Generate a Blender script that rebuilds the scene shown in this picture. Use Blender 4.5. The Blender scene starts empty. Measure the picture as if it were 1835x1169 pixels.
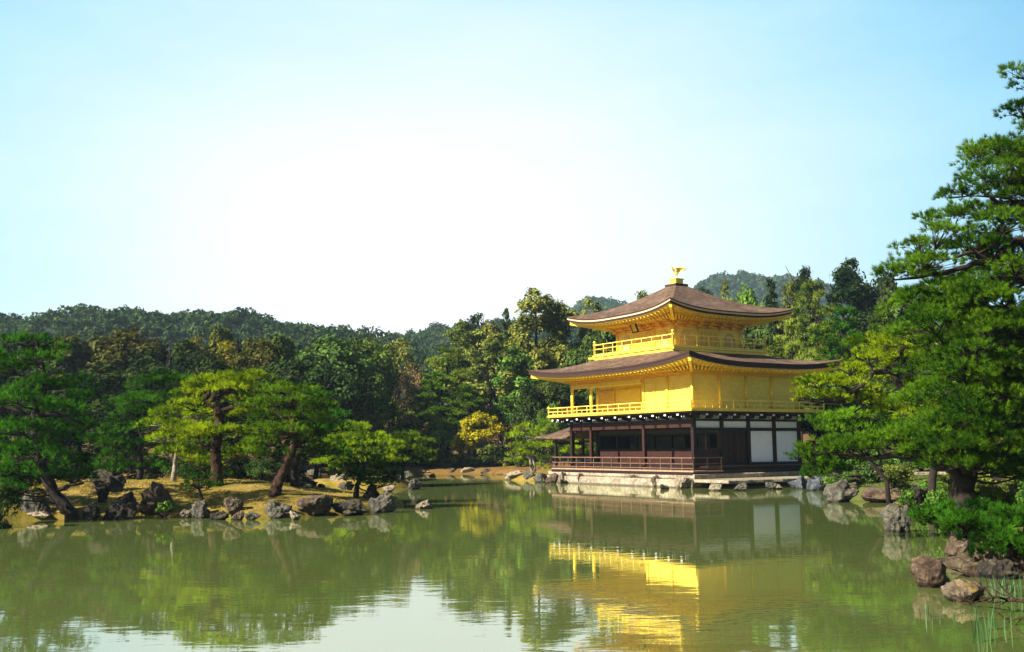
import bpy, bmesh, math, random
import numpy as np
from mathutils import Vector, Matrix
C = bpy.context
SC = C.scene
COL = SC.collection
rng = np.random.default_rng(7)
random.seed(7)

# ------------------------------------------------------------------ camera
CAM_H, PITCH, ROLL, FPX = 2.2612, 0.1193, -0.0087, 1814.0
cam = bpy.data.cameras.new('camera'); cam_o = bpy.data.objects.new('camera', cam); COL.objects.link(cam_o)
cam.sensor_width = 36.0; cam.lens = FPX / 1835 * 36.0; cam.clip_start = 0.1; cam.clip_end = 9000
CAM_R = Matrix.Rotation(math.pi / 2 + PITCH, 3, 'X') @ Matrix.Rotation(ROLL, 3, 'Z')
cam_o.matrix_world = Matrix.Translation((0, 0, CAM_H)) @ CAM_R.to_4x4()
SC.camera = cam_o
# ------------------------------------------------------------------ light
SUN_EL, SUN_AZ = math.radians(32), math.radians(241)      # azimuth clockwise from +Y
sd = Vector((math.sin(SUN_AZ) * math.cos(SUN_EL), math.cos(SUN_AZ) * math.cos(SUN_EL), math.sin(SUN_EL)))
sun = bpy.data.lights.new('sun', 'SUN'); sun.energy = 5.0; sun.angle = math.radians(0.5); sun.color = (1.0, 0.93, 0.80)
sun_o = bpy.data.objects.new('sun', sun); COL.objects.link(sun_o)
sun_o.rotation_euler = (-sd).to_track_quat('-Z', 'Y').to_euler()
W = bpy.data.worlds.new('World'); SC.world = W; W.use_nodes = True
nt = W.node_tree; nt.nodes.clear()
def N(t, kind, **kw):
    n = t.nodes.new(kind)
    for k, v in kw.items(): setattr(n, k, v)
    return n
sky = N(nt, 'ShaderNodeTexSky', sky_type='NISHITA', sun_disc=False, sun_elevation=SUN_EL, sun_rotation=SUN_AZ,
        altitude=50, air_density=1.0, dust_density=1.2, ozone_density=1.0)
# a bright hazy patch low in the sky ahead, thinning into blue upwards, sideways and behind
geo = N(nt, 'ShaderNodeTexCoord')
nrmz = N(nt, 'ShaderNodeVectorMath', operation='NORMALIZE'); nt.links.new(geo.outputs['Generated'], nrmz.inputs[0])
sub = N(nt, 'ShaderNodeVectorMath', operation='SUBTRACT'); nt.links.new(nrmz.outputs[0], sub.inputs[0]); sub.inputs[1].default_value = Vector((-0.095, 0.975, 0.185)).normalized()
scl = N(nt, 'ShaderNodeVectorMath', operation='MULTIPLY'); nt.links.new(sub.outputs[0], scl.inputs[0]); scl.inputs[1].default_value = (0.66, 1.0, 1.02)
ln = N(nt, 'ShaderNodeVectorMath', operation='LENGTH'); nt.links.new(scl.outputs[0], ln.inputs[0])
mp = N(nt, 'ShaderNodeMapping'); mp.inputs['Scale'].default_value = (1.6, 1.6, 7.0); mp.inputs['Rotation'].default_value = (0, 0.12, 0)
nz = N(nt, 'ShaderNodeTexNoise'); nz.inputs['Scale'].default_value = 1.4; nz.inputs['Detail'].default_value = 5; nz.inputs['Roughness'].default_value = 0.6
nt.links.new(nrmz.outputs[0], mp.inputs['Vector']); nt.links.new(mp.outputs[0], nz.inputs['Vector'])
nr = N(nt, 'ShaderNodeMapRange'); nr.inputs['From Min'].default_value = 0.35; nr.inputs['From Max'].default_value = 0.8; nr.inputs['To Min'].default_value = 0.015; nr.inputs['To Max'].default_value = -0.05
nt.links.new(nz.outputs['Fac'], nr.inputs['Value'])
ad = N(nt, 'ShaderNodeMath', operation='ADD'); nt.links.new(ln.outputs['Value'], ad.inputs[0]); nt.links.new(nr.outputs[0], ad.inputs[1])
hf = N(nt, 'ShaderNodeMath', operation='MULTIPLY'); hf.inputs[1].default_value = 0.5; nt.links.new(ad.outputs[0], hf.inputs[0])
rp = N(nt, 'ShaderNodeValToRGB'); nt.links.new(hf.outputs[0], rp.inputs['Fac'])
ST = [(0.06, (1.08, 1.08, 1.06)), (0.14, (0.95, 1.02, 1.03)), (0.22, (0.72, 0.92, 0.985)), (0.29, (0.54, 0.84, 0.95)), (0.36, (0.35, 0.71, 0.90)), (0.44, (0.18, 0.53, 0.81)), (0.52, (0.065, 0.35, 0.68)), (0.60, (0.02, 0.22, 0.54)), (0.85, (0.03, 0.12, 0.30)), (1.7, (0.03, 0.07, 0.15))]
el = rp.color_ramp.elements
while len(el) < len(ST): el.new(0.5)
for e_, (p_, c_) in zip(el, ST): e_.position = p_*0.5; e_.color = (*c_, 1)
mul = N(nt, 'ShaderNodeMix', data_type='RGBA', blend_type='MULTIPLY'); mul.inputs['Factor'].default_value = 1
nt.links.new(rp.outputs['Color'], mul.inputs['A']); mul.inputs['B'].default_value = (3.8, 3.8, 3.8, 1)
mixs = N(nt, 'ShaderNodeMix', data_type='RGBA'); mixs.inputs['Factor'].default_value = 0.88
nt.links.new(sky.outputs[0], mixs.inputs['A']); nt.links.new(mul.outputs['Result'], mixs.inputs['B'])
bg = N(nt, 'ShaderNodeBackground'); bg.inputs['Strength'].default_value = 0.10
nt.links.new(mixs.outputs['Result'], bg.inputs['Color'])
wo = N(nt, 'ShaderNodeOutputWorld'); nt.links.new(bg.outputs[0], wo.inputs['Surface'])
SC.view_settings.view_transform = 'Standard'; SC.view_settings.look = 'None'
SC.view_settings.exposure = 1.55; SC.view_settings.gamma = 1.0
SC.render.engine = 'CYCLES'
SC.cycles.max_bounces = 8; SC.cycles.transparent_max_bounces = 8; SC.cycles.use_denoising = True
SC.cycles.caustics_reflective = False; SC.cycles.caustics_refractive = False
SC.cycles.sample_clamp_indirect = 4.0

# ------------------------------------------------------------------ picture -> place
def ray(px, py):
    d = CAM_R @ Vector(((px - 917.5) / FPX, (584.5 - py) / FPX, -1.0))
    return d
def at(px, py, Y):
    d = ray(px, py); t = Y / d.y
    return Vector((d.x * t, Y, CAM_H + d.z * t))
def on_plane(px, py, z=0.0):
    d = ray(px, py); t = (z - CAM_H) / d.z
    return Vector((d.x * t, d.y * t, z))
PXM = lambda Y: Y / FPX     # metres per photo pixel at a distance

# ------------------------------------------------------------------ helpers
def vnoise(P, seed=0):
    P = np.asarray(P, float); i = np.floor(P).astype(np.int64); f = P - i; f = f * f * (3 - 2 * f)
    def h(a, b, c):
        n = (a * 374761393 + b * 668265263 + c * 2147483647 + seed * 1274126177) & 0x7fffffff
        n = ((n ^ (n >> 13)) * 1274126177) & 0x7fffffff
        n = (n ^ (n >> 16)) & 0xffffff
        return n / 0xffffff
    r = 0
    for dx in (0, 1):
        for dy in (0, 1):
            for dz in (0, 1):
                w = (f[:, 0] if dx else 1 - f[:, 0]) * (f[:, 1] if dy else 1 - f[:, 1]) * (f[:, 2] if dz else 1 - f[:, 2])
                r = r + w * h(i[:, 0] + dx, i[:, 1] + dy, i[:, 2] + dz)
    return r * 2 - 1
def fbm(P, oct=4, seed=0):
    P = np.asarray(P, float); r = 0; a = 1.0
    for k in range(oct):
        r = r + a * vnoise(P * 2 ** k, seed + k); a *= 0.5
    return r
def mesh_np(name, V, F, mats, smooth=False, mi=None):
    V = np.asarray(V, np.float32); F = np.asarray(F, np.int32); k = F.shape[1]
    me = bpy.data.meshes.new(name)
    me.vertices.add(len(V)); me.vertices.foreach_set('co', V.ravel())
    me.loops.add(F.size); me.loops.foreach_set('vertex_index', F.ravel())
    me.polygons.add(len(F)); me.polygons.foreach_set('loop_start', np.arange(len(F), dtype=np.int32) * k)
    try: me.polygons.foreach_set('loop_total', np.full(len(F), k, np.int32))
    except Exception: pass
    if smooth: me.polygons.foreach_set('use_smooth', np.ones(len(F), bool))
    if mi is not None: me.polygons.foreach_set('material_index', np.asarray(mi, np.int32))
    for m in (mats if isinstance(mats, (list, tuple)) else [mats]): me.materials.append(m)
    me.update(); me.validate()
    return me
def link(name, me, parent=None, loc=None):
    o = bpy.data.objects.new(name, me); COL.objects.link(o)
    if parent: o.parent = parent
    if loc is not None: o.location = loc
    return o
def tag(o, label=None, cat=None, group=None, kind=None):
    if label: o['label'] = label
    if cat: o['category'] = cat
    if group: o['group'] = group
    if kind: o['kind'] = kind
    return o
def empty(name, loc, rz=0.0):
    o = bpy.data.objects.new(name, None); COL.objects.link(o); o.location = loc; o.rotation_euler = (0, 0, rz)
    o.empty_display_size = 0.3
    return o
class MB:
    def __init__(s): s.v = []; s.f = []; s.m = []; s.sm = []
    def add(s, vs, fs, mi=0, sm=False):
        b = len(s.v); s.v += [tuple(v) for v in vs]
        for f in fs: s.f.append(tuple(b + i for i in f)); s.m.append(mi); s.sm.append(sm)
        return s
    def box(s, x0, x1, y0, y1, z0, z1, mi=0):
        return s.add([(x0,y0,z0),(x1,y0,z0),(x1,y1,z0),(x0,y1,z0),(x0,y0,z1),(x1,y0,z1),(x1,y1,z1),(x0,y1,z1)],
              [(0,3,2,1),(4,5,6,7),(0,1,5,4),(1,2,6,5),(2,3,7,6),(3,0,4,7)], mi)
    def beam(s, p, q, w, h, mi=0, up=(0,0,1)):
        p = Vector(p); q = Vector(q); d = (q - p).normalized(); up = Vector(up)
        a = d.cross(up)
        if a.length < 1e-5: a = Vector((1,0,0))
        a.normalize(); b = a.cross(d); vs = []
        for c in (p, q):
            for sx, sy in ((-1,-1),(1,-1),(1,1),(-1,1)): vs.append(c + a * (sx*w/2) + b * (sy*h/2))
        return s.add(vs, [(0,1,2,3),(7,6,5,4),(0,4,5,1),(1,5,6,2),(2,6,7,3),(3,7,4,0)], mi)
    def tube(s, pts, rad, n=8, mi=0, cap=True):
        pts = [Vector(p) for p in pts]; k = len(pts); vs = []; fs = []
        if not hasattr(rad, '__len__'): rad = [rad] * k
        prev = None
        for i, p in enumerate(pts):
            d = (pts[min(i+1,k-1)] - pts[max(i-1,0)])
            if d.length < 1e-9: d = Vector((0,0,1))
            d.normalize()
            if prev is None:
                a = d.cross(Vector((0,0,1)) if abs(d.z) < 0.9 else Vector((1,0,0))).normalized()
            else:
                a = (prev - d * prev.dot(d))
                a = a.normalized() if a.length > 1e-6 else d.orthogonal().normalized()
            prev = a; b = d.cross(a)
            for j in range(n):
                t = 2*math.pi*j/n; vs.append(p + (a*math.cos(t) + b*math.sin(t)) * rad[i])
        for i in range(k-1):
            for j in range(n):
                j2 = (j+1) % n; fs.append((i*n+j, i*n+j2, (i+1)*n+j2, (i+1)*n+j))
        if cap:
            fs.append(tuple(range(n-1,-1,-1))); fs.append(tuple((k-1)*n+j for j in range(n)))
        return s.add(vs, fs, mi, True)
    def mesh(s, name, mats):
        me = bpy.data.meshes.new(name); me.from_pydata(s.v, [], s.f)
        for m in (mats if isinstance(mats, (list, tuple)) else [mats]): me.materials.append(m)
        me.polygons.foreach_set('material_index', np.array(s.m, np.int32))
        me.polygons.foreach_set('use_smooth', np.array(s.sm, bool))
        me.update(); return me
    def build(s, name, mats, parent=None, loc=None, bevel=0.0):
        o = link(name, s.mesh(name, mats), parent, loc)
        if bevel:
            b = o.modifiers.new('bevel', 'BEVEL'); b.width = bevel; b.segments = 1; b.limit_method = 'ANGLE'
        return o
def smooth_path(pts, sub=4):
    """Catmull-Rom through points (any length tuples)"""
    P = [np.array(p, float) for p in pts]; out = []
    for i in range(len(P)-1):
        p0 = P[max(i-1,0)]; p1 = P[i]; p2 = P[i+1]; p3 = P[min(i+2,len(P)-1)]
        for k in range(sub):
            t = k/sub
            out.append(0.5*((2*p1)+(p2-p0)*t+(2*p0-5*p1+4*p2-p3)*t*t+(3*p1-p0-3*p2+p3)*t**3))
    out.append(P[-1]); return out

# ------------------------------------------------------------------ materials
def mat(name, f):
    m = bpy.data.materials.new(name); m.use_nodes = True; t = m.node_tree; t.nodes.clear()
    out = N(t, 'ShaderNodeOutputMaterial'); s = f(t); t.links.new(s, out.inputs['Surface']); return m
def coords(t, kind='Object', scale=(1,1,1)):
    tc = N(t, 'ShaderNodeTexCoord'); mp = N(t, 'ShaderNodeMapping'); mp.inputs['Scale'].default_value = scale
    t.links.new(tc.outputs[kind], mp.inputs['Vector']); return mp.outputs[0]
def noise(t, vec, scale, detail=4, rough=0.55, dist=0.0):
    n = N(t, 'ShaderNodeTexNoise'); n.inputs['Scale'].default_value = scale; n.inputs['Detail'].default_value = detail
    n.inputs['Roughness'].default_value = rough; n.inputs['Distortion'].default_value = dist
    if vec is not None: t.links.new(vec, n.inputs['Vector'])
    return n.outputs['Fac']
def ramp(t, fac, stops):
    r = N(t, 'ShaderNodeValToRGB'); t.links.new(fac, r.inputs['Fac']); e = r.color_ramp.elements
    while len(e) < len(stops): e.new(0.5)
    for i, (p, c) in enumerate(stops): e[i].position = p; e[i].color = (*c, 1) if len(c) == 3 else c
    return r.outputs['Color']
def mixc(t, fac, a, b, blend='MIX'):
    m = N(t, 'ShaderNodeMix', data_type='RGBA', blend_type=blend)
    for key, v in (('Factor', fac), ('A', a), ('B', b)):
        if hasattr(v, 'links'): t.links.new(v, m.inputs[key])
        else: m.inputs[key].default_value = v if key == 'Factor' else ((*v, 1) if len(v) == 3 else v)
    return m.outputs['Result']
def maprange(t, v, a, b, c, d, smooth=False):
    m = N(t, 'ShaderNodeMapRange'); m.inputs['From Min'].default_value = a; m.inputs['From Max'].default_value = b
    m.inputs['To Min'].default_value = c; m.inputs['To Max'].default_value = d
    if smooth: m.interpolation_type = 'SMOOTHSTEP'
    t.links.new(v, m.inputs['Value']); return m.outputs[0]
def bump(t, h, strength, dist=0.02):
    b = N(t, 'ShaderNodeBump'); b.inputs['Strength'].default_value = strength; b.inputs['Distance'].default_value = dist
    t.links.new(h, b.inputs['Height']); return b.outputs[0]
def pbsdf(t, col, rough=0.6, metal=0.0, nrm=None, spec=0.3):
    p = N(t, 'ShaderNodeBsdfPrincipled')
    if hasattr(col, 'links'): t.links.new(col, p.inputs['Base Color'])
    else: p.inputs['Base Color'].default_value = (*col, 1)
    if hasattr(rough, 'links'): t.links.new(rough, p.inputs['Roughness'])
    else: p.inputs['Roughness'].default_value = rough
    p.inputs['Metallic'].default_value = metal; p.inputs['Specular IOR Level'].default_value = spec
    if nrm is not None: t.links.new(nrm, p.inputs['Normal'])
    return p.outputs[0]
def foliage(name, dark, light, trans=0.35, var=0.5, clump=0.6, gloss=0.0):
    """leaf colour varies leaf to leaf, and in random patches whose darks stand in for shadow inside crowns"""
    def f(t):
        g = N(t, 'ShaderNodeNewGeometry'); v = coords(t, 'Object')
        n = noise(t, v, clump, 3)
        a = N(t, 'ShaderNodeMath', operation='MULTIPLY_ADD'); t.links.new(g.outputs['Random Per Island'], a.inputs[0])
        a.inputs[1].default_value = var; t.links.new(maprange(t, n, 0.33, 0.67, -0.38, 1-var+0.15), a.inputs[2])
        a.use_clamp = True
        c = mixc(t, a.outputs[0], dark, light)
        oi = N(t, 'ShaderNodeObjectInfo')
        hsv = N(t, 'ShaderNodeHueSaturation'); t.links.new(c, hsv.inputs['Color'])
        t.links.new(maprange(t, oi.outputs['Random'], 0, 1, 0.485, 0.515), hsv.inputs['Hue'])
        t.links.new(maprange(t, oi.outputs['Random'], 0, 1, 0.8, 1.2), hsv.inputs['Value'])
        c = hsv.outputs['Color']
        d = N(t, 'ShaderNodeBsdfDiffuse'); t.links.new(c, d.inputs['Color'])
        tr = N(t, 'ShaderNodeBsdfTranslucent')
        ct = mixc(t, 1.0, c, (1.25, 1.15, 0.5), 'MULTIPLY'); t.links.new(ct, tr.inputs['Color'])
        m = N(t, 'ShaderNodeMixShader'); m.inputs[0].default_value = trans
        t.links.new(d.outputs[0], m.inputs[1]); t.links.new(tr.outputs[0], m.inputs[2])
        if gloss <= 0: return m.outputs[0]
        gl = N(t, 'ShaderNodeBsdfGlossy'); gl.inputs['Roughness'].default_value = 0.42; gl.inputs['Color'].default_value = (0.9, 0.95, 0.85, 1)
        m2 = N(t, 'ShaderNodeMixShader'); m2.inputs[0].default_value = gloss
        t.links.new(m.outputs[0], m2.inputs[1]); t.links.new(gl.outputs[0], m2.inputs[2]); return m2.outputs[0]
    return mat(name, f)
def m_gold(name, base=(0.96, 0.74, 0.095), seam=0.74, metal=0.22):
    """gold leaf: small squares of slightly different age, rubbed in patches"""
    def f(t):
        v = coords(t, 'Object'); sp = N(t, 'ShaderNodeSeparateXYZ'); t.links.new(v, sp.inputs[0])
        a = N(t, 'ShaderNodeMath', operation='ADD'); t.links.new(sp.outputs['X'], a.inputs[0]); t.links.new(sp.outputs['Y'], a.inputs[1])
        cb = N(t, 'ShaderNodeCombineXYZ'); t.links.new(a.outputs[0], cb.inputs['X']); t.links.new(sp.outputs['Z'], cb.inputs['Y'])
        br = N(t, 'ShaderNodeTexBrick'); t.links.new(cb.outputs[0], br.inputs['Vector']); br.offset = 0.5
        br.inputs['Scale'].default_value = 1.0; br.inputs['Brick Width'].default_value = 0.26; br.inputs['Row Height'].default_value = 0.135; br.inputs['Mortar Size'].default_value = 0.009; br.inputs['Mortar Smooth'].default_value = 0.4
        br.inputs['Color1'].default_value = (*base, 1); br.inputs['Color2'].default_value = (base[0]*0.90, base[1]*0.83, base[2]*0.6, 1); br.inputs['Mortar'].default_value = tuple(x*seam for x in base) + (1,)
        n = noise(t, v, 1.6, 6, 0.65); n2 = noise(t, v, 7.0, 4, 0.6)
        c = mixc(t, maprange(t, n, 0.40, 0.75, 0, 0.55), br.outputs['Color'], (base[0]*0.80, base[1]*0.66, base[2]*0.45))
        c = mixc(t, maprange(t, n2, 0.55, 0.75, 0, 0.30), c, (0.97, 0.78, 0.14))
        return pbsdf(t, c, maprange(t, n2, 0.2, 0.8, 0.32, 0.52), metal, bump(t, n2, 0.10, 0.01), 0.5)
    return mat(name, f)
def m_wood(name, a, b, rough=0.6, sc=(3, 3, 3)):
    def f(t):
        n = noise(t, coords(t, 'Object', sc), 2.0, 6, 0.65, 0.6)
        return pbsdf(t, mixc(t, maprange(t, n, 0.3, 0.7, 0, 1), a, b), rough, 0, bump(t, n, 0.2, 0.01))
    return mat(name, f)
GOLD = m_gold('gold_leaf'); GOLD_D = m_gold('gold_leaf_aged_bounce', (0.90, 0.52, 0.03))  # second gold: orange of age and of bounced light under eaves, put in colour
GOLD_L = m_gold('gold_rail', (0.97, 0.80, 0.17), 0.95)
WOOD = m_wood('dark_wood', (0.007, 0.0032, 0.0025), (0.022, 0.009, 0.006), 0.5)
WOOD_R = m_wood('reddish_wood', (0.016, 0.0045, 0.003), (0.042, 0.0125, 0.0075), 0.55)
DECK = m_wood('worn_deck', (0.22, 0.12, 0.07), (0.42, 0.28, 0.18), 0.7)
RAILW = m_wood('worn_rail', (0.06, 0.028, 0.018), (0.20, 0.115, 0.075), 0.6)
PLASTER = mat('white_plaster', lambda t: pbsdf(t, ramp(t, noise(t, coords(t), 1.5, 5), [(0.3, (0.80, 0.81, 0.83)), (0.75, (0.90, 0.90, 0.90))]), 0.85))
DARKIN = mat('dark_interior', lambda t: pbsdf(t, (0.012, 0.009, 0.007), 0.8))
SCREEN = mat('painted_screen', lambda t: pbsdf(t, ramp(t, noise(t, coords(t), 1.1, 4), [(0.35, (0.03, 0.03, 0.022)), (0.7, (0.10, 0.095, 0.06))]), 0.7))
def f_roof(t):
    v = coords(t, 'Object'); n = noise(t, v, 0.9, 6, 0.7); n2 = noise(t, coords(t, 'Object', (9, 9, 9)), 1.0, 5, 0.75); n3 = noise(t, coords(t, 'Object', (2.2, 2.2, 46)), 1.0, 3, 0.6)
    c = ramp(t, n, [(0.28, (0.034, 0.018, 0.011)), (0.5, (0.085, 0.047, 0.029)), (0.74, (0.23, 0.15, 0.10))])
    c = mixc(t, maprange(t, n2, 0.40, 0.66, 0, 0.75), c, (0.036, 0.020, 0.012))
    c = mixc(t, maprange(t, n3, 0.46, 0.62, 0, 0.45), c, (0.32, 0.215, 0.145))
    c = mixc(t, maprange(t, noise(t, v, 2.3, 5, 0.7), 0.60, 0.74, 0, 0.4), c, (0.10, 0.095, 0.03))
    return pbsdf(t, c, 0.85, 0, bump(t, n2, 0.9, 0.06), 0.15)
BARK_ROOF = mat('cypress_bark_roof', f_roof)
EAVE = m_wood('bark_eave_edge', (0.012, 0.005, 0.004), (0.050, 0.022, 0.016), 0.8, (1.5, 1.5, 60))
FASCIA = m_wood('pale_fascia', (0.55, 0.36, 0.20), (0.75, 0.55, 0.34), 0.6)
def f_stone(a, b, moss, mossamt, sc=1.6):
    def f(t):
        v = coords(t, 'Object'); n = noise(t, v, sc, 8, 0.68, 0.4); n2 = noise(t, v, sc*4.5, 6, 0.7); n3 = noise(t, v, 0.9, 4)
        c = mixc(t, maprange(t, n, 0.32, 0.68, 0, 1), a, b)
        c = mixc(t, maprange(t, n2, 0.55, 0.72, 0, 0.75), c, tuple(min(1, x*1.7+0.06) for x in b))
        c = mixc(t, maprange(t, n2, 0.42, 0.28, 0, 0.8), c, tuple(x*0.35 for x in a))
        g = N(t, 'ShaderNodeNewGeometry'); s = N(t, 'ShaderNodeSeparateXYZ'); t.links.new(g.outputs['Normal'], s.inputs[0])
        up = N(t, 'ShaderNodeMath', operation='MULTIPLY'); t.links.new(maprange(t, s.outputs['Z'], 0.45, 0.95, 0, 1), up.inputs[0])
        t.links.new(maprange(t, n3, 0.42, 0.6, 0, mossamt), up.inputs[1])
        c = mixc(t, up.outputs[0], c, moss)
        s2 = N(t, 'ShaderNodeSeparateXYZ'); t.links.new(g.outputs['Position'], s2.inputs[0])
        wl = N(t, 'ShaderNodeMath', operation='MULTIPLY_ADD'); t.links.new(n, wl.inputs[0]); wl.inputs[1].default_value = -0.12; t.links.new(s2.outputs['Z'], wl.inputs[2])
        wet = maprange(t, wl.outputs[0], -0.02, 0.06, 0.72, 0, True)      # the damp line at the water
        c = mixc(t, wet, c, tuple(x*0.25 for x in a))
        cr = N(t, 'ShaderNodeTexVoronoi'); cr.feature = 'DISTANCE_TO_EDGE'; cr.inputs['Scale'].default_value = 2.2; t.links.new(v, cr.inputs['Vector'])
        c = mixc(t, maprange(t, cr.outputs['Distance'], 0.0, 0.045, 0.6, 0), c, tuple(x*0.3 for x in a))
        return pbsdf(t, c, 0.9, 0, bump(t, n2, 1.0, 0.12), 0.15)
    return f
ROCK_GREY = mat('grey_rock', f_stone((0.040, 0.037, 0.029), (0.165, 0.152, 0.118), (0.16, 0.15, 0.03), 0.6))
ROCK_DARK = mat('dark_rock', f_stone((0.018, 0.015, 0.013), (0.065, 0.055, 0.045), (0.14, 0.12, 0.03), 0.7))  # near-black tone also puts tree shadow into the island shore boulders
ROCK_BROWN = mat('brown_rock', f_stone((0.045, 0.032, 0.022), (0.165, 0.120, 0.078), (0.15, 0.13, 0.03), 0.5))
ROCK_RED = mat('red_brown_rock', f_stone((0.055, 0.034, 0.024), (0.175, 0.118, 0.080), (0.20, 0.16, 0.05), 0.5))
ROCK_PALE = mat('pale_rock', f_stone((0.18, 0.14, 0.095), (0.42, 0.35, 0.25), (0.20, 0.17, 0.06), 0.3))
ROCK_BLUE_SHADE = mat('blue_shade_rock', f_stone((0.04, 0.045, 0.055), (0.14, 0.15, 0.16), (0.10, 0.12, 0.05), 0.3))  # the blue cast of shade is put into this rock colour
ROCK_MOSS = mat('mossy_rock', f_stone((0.10, 0.075, 0.05), (0.22, 0.17, 0.12), (0.26, 0.17, 0.012), 1.4))
TERRACE = mat('terrace_stone', f_stone((0.17, 0.135, 0.095), (0.46, 0.39, 0.28), (0.2, 0.17, 0.08), 0.4, 1.1))
BARK = mat('pine_bark', lambda t: pbsdf(t, ramp(t, noise(t, coords(t, 'Object', (1, 1, 0.45)), 9, 6, 0.7), [(0.3, (0.010, 0.006, 0.0045)), (0.55, (0.045, 0.025, 0.016)), (0.8, (0.14, 0.082, 0.05))]), 0.9, 0, bump(t, noise(t, coords(t, 'Object', (1, 1, 0.45)), 9, 6, 0.7), 1.0, 0.06), 0.1))
BARK_DK = mat('dark_bark', lambda t: pbsdf(t, ramp(t, noise(t, coords(t), 6, 6, 0.7), [(0.35, (0.005, 0.0035, 0.003)), (0.8, (0.036, 0.023, 0.016))]), 0.9))
BARK_GY = mat('grey_bark', lambda t: pbsdf(t, ramp(t, noise(t, coords(t), 7, 6, 0.7), [(0.3, (0.10, 0.08, 0.06)), (0.75, (0.34, 0.29, 0.23))]), 0.9))
# ------------------------------------------------------------------ land and water
PAV = Vector((10.1405, 57.1864, 0)); TH = 0.5683
def pv(x, y):      # pavilion's own axes: x along its right-hand face, y along its left-hand face
    return (PAV.x + math.cos(TH)*x - math.sin(TH)*y, PAV.y + math.sin(TH)*x + math.cos(TH)*y)
def gp(px, py): p = on_plane(px, py); return (p.x, p.y)
POND = [(-90, 3.5), (17, 3.5), (13.5, 9), (10.8, 14), (9.0, 17.2), (9.2, 19.5), (10.5, 22.5), (11.5, 26), (13.2, 31), (14.6, 35), (14.9, 39.5), (14.2, 43.5), (15.8, 50), (16.6, 54.5),
        pv(8.6, -4.6), pv(6.9, -2.4), pv(6.0, -1.2), pv(-1.3, -1.2), pv(-1.3, 0), pv(-1.3, 12.8), pv(-1.0, 17.5), (3.5, 77), (0, 84), (-3, 88.5), (-9.5, 89.5), (-12.5, 84), (-14.5, 74), (-16, 67), (-20, 60), (-25, 56), (-90, 55)]
ISLE = [(-40, 27), (-24, 28.5), gp(40, 934), gp(150, 931), gp(250, 928), gp(330, 927), gp(420, 931), gp(470, 930), gp(520, 929), gp(590, 924), gp(660, 920), gp(705, 914),
        (-4.3, 41), (-5.5, 46), (-8, 50), (-13, 53), (-22, 57), (-40, 58)]
ISLET = [(-11.5, 58), (-8, 57), (-6.3, 58.5), (-5.6, 61), (-7, 64), (-10.5, 65), (-13.5, 63)]
def sdf(X, Y, poly):
    d = np.full(X.shape, 1e9); ins = np.zeros(X.shape, bool); n = len(poly)
    for i in range(n):
        ax, ay = poly[i]; bx, by = poly[(i+1) % n]; ex, ey = bx-ax, by-ay
        t = np.clip(((X-ax)*ex + (Y-ay)*ey) / (ex*ex+ey*ey), 0, 1)
        d = np.minimum(d, (X-ax-t*ex)**2 + (Y-ay-t*ey)**2)
        c = ((ay > Y) != (by > Y)) & (X < (bx-ax) * (Y-ay) / ((by-ay) if by != ay else 1e-9) + ax)
        ins ^= c
    return np.where(ins, -1, 1) * np.sqrt(d)
def sstep(x, a, b):
    t = np.clip((x-a)/(b-a), 0, 1); return t*t*(3-2*t)
def height(X, Y):
    X = np.asarray(X, float); Y = np.asarray(Y, float)
    sp = sdf(X, Y, POND)
    hl = 0.42*sstep(sp, -0.25, 0.7) + 0.35*sstep(sp, 0.5, 5) - 0.75*sstep(-sp, 0.0, 2.5)
    hl = hl + np.maximum(Y-93, 0)*0.11*sstep(Y, 93, 110) * (1 - 0.55*sstep(Y, 150, 500)) + 1.2*sstep(X, 18, 40)*sstep(Y, 20, 60)*(sp > 0)
    si = -sdf(X, Y, ISLE)
    hi = 0.30*sstep(si, -0.3, 0.5) + 0.62*sstep(si, 0.3, 6.5) - 0.75
    hi = np.where(si > -0.3, hi + 0.75*sstep(si, -0.3, 0.1), -9)
    s2 = -sdf(X, Y, ISLET); h2 = np.where(s2 > -0.3, 0.6*sstep(s2, -0.3, 1.2) - 0.1, -9)
    h = np.maximum(np.maximum(hl, hi), h2)
    P = np.stack([X, Y, np.zeros_like(X)], -1).reshape(-1, 3)
    return h + (0.07*fbm(P*0.55, 3, 3) + 0.05*fbm(P*1.9, 2, 5)).reshape(X.shape)*(h > 0.02)
def gz(x, y): return float(height(np.array([x]), np.array([y]))[0])
def hit(px, py, dmax=400):
    d = ray(px, py); t = np.concatenate([np.arange(6, 120, 0.1), np.arange(120, dmax, 1.0)]) / d.y
    z = CAM_H + d.z*t; below = z <= np.maximum(height(d.x*t, d.y*t), 0.0)
    k = int(np.argmax(below)) if below.any() else len(t)-1
    return Vector((d.x*t[k], d.y*t[k], z[k]))
xs = np.concatenate([-np.geomspace(1200, 47, 30), np.arange(-46, 46.1, 0.42), np.geomspace(47, 1200, 30)])
ys = np.concatenate([-np.geomspace(1200, 21, 20), np.arange(-20, 110, 0.42), np.geomspace(111, 1200, 34)])
GX, GY = np.meshgrid(xs, ys); GZ = height(GX, GY)
nx, ny = len(xs), len(ys)
idx = np.arange(nx*ny).reshape(ny, nx)
GF = np.stack([idx[:-1,:-1], idx[:-1,1:], idx[1:,1:], idx[1:,:-1]], -1).reshape(-1, 4)
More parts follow.
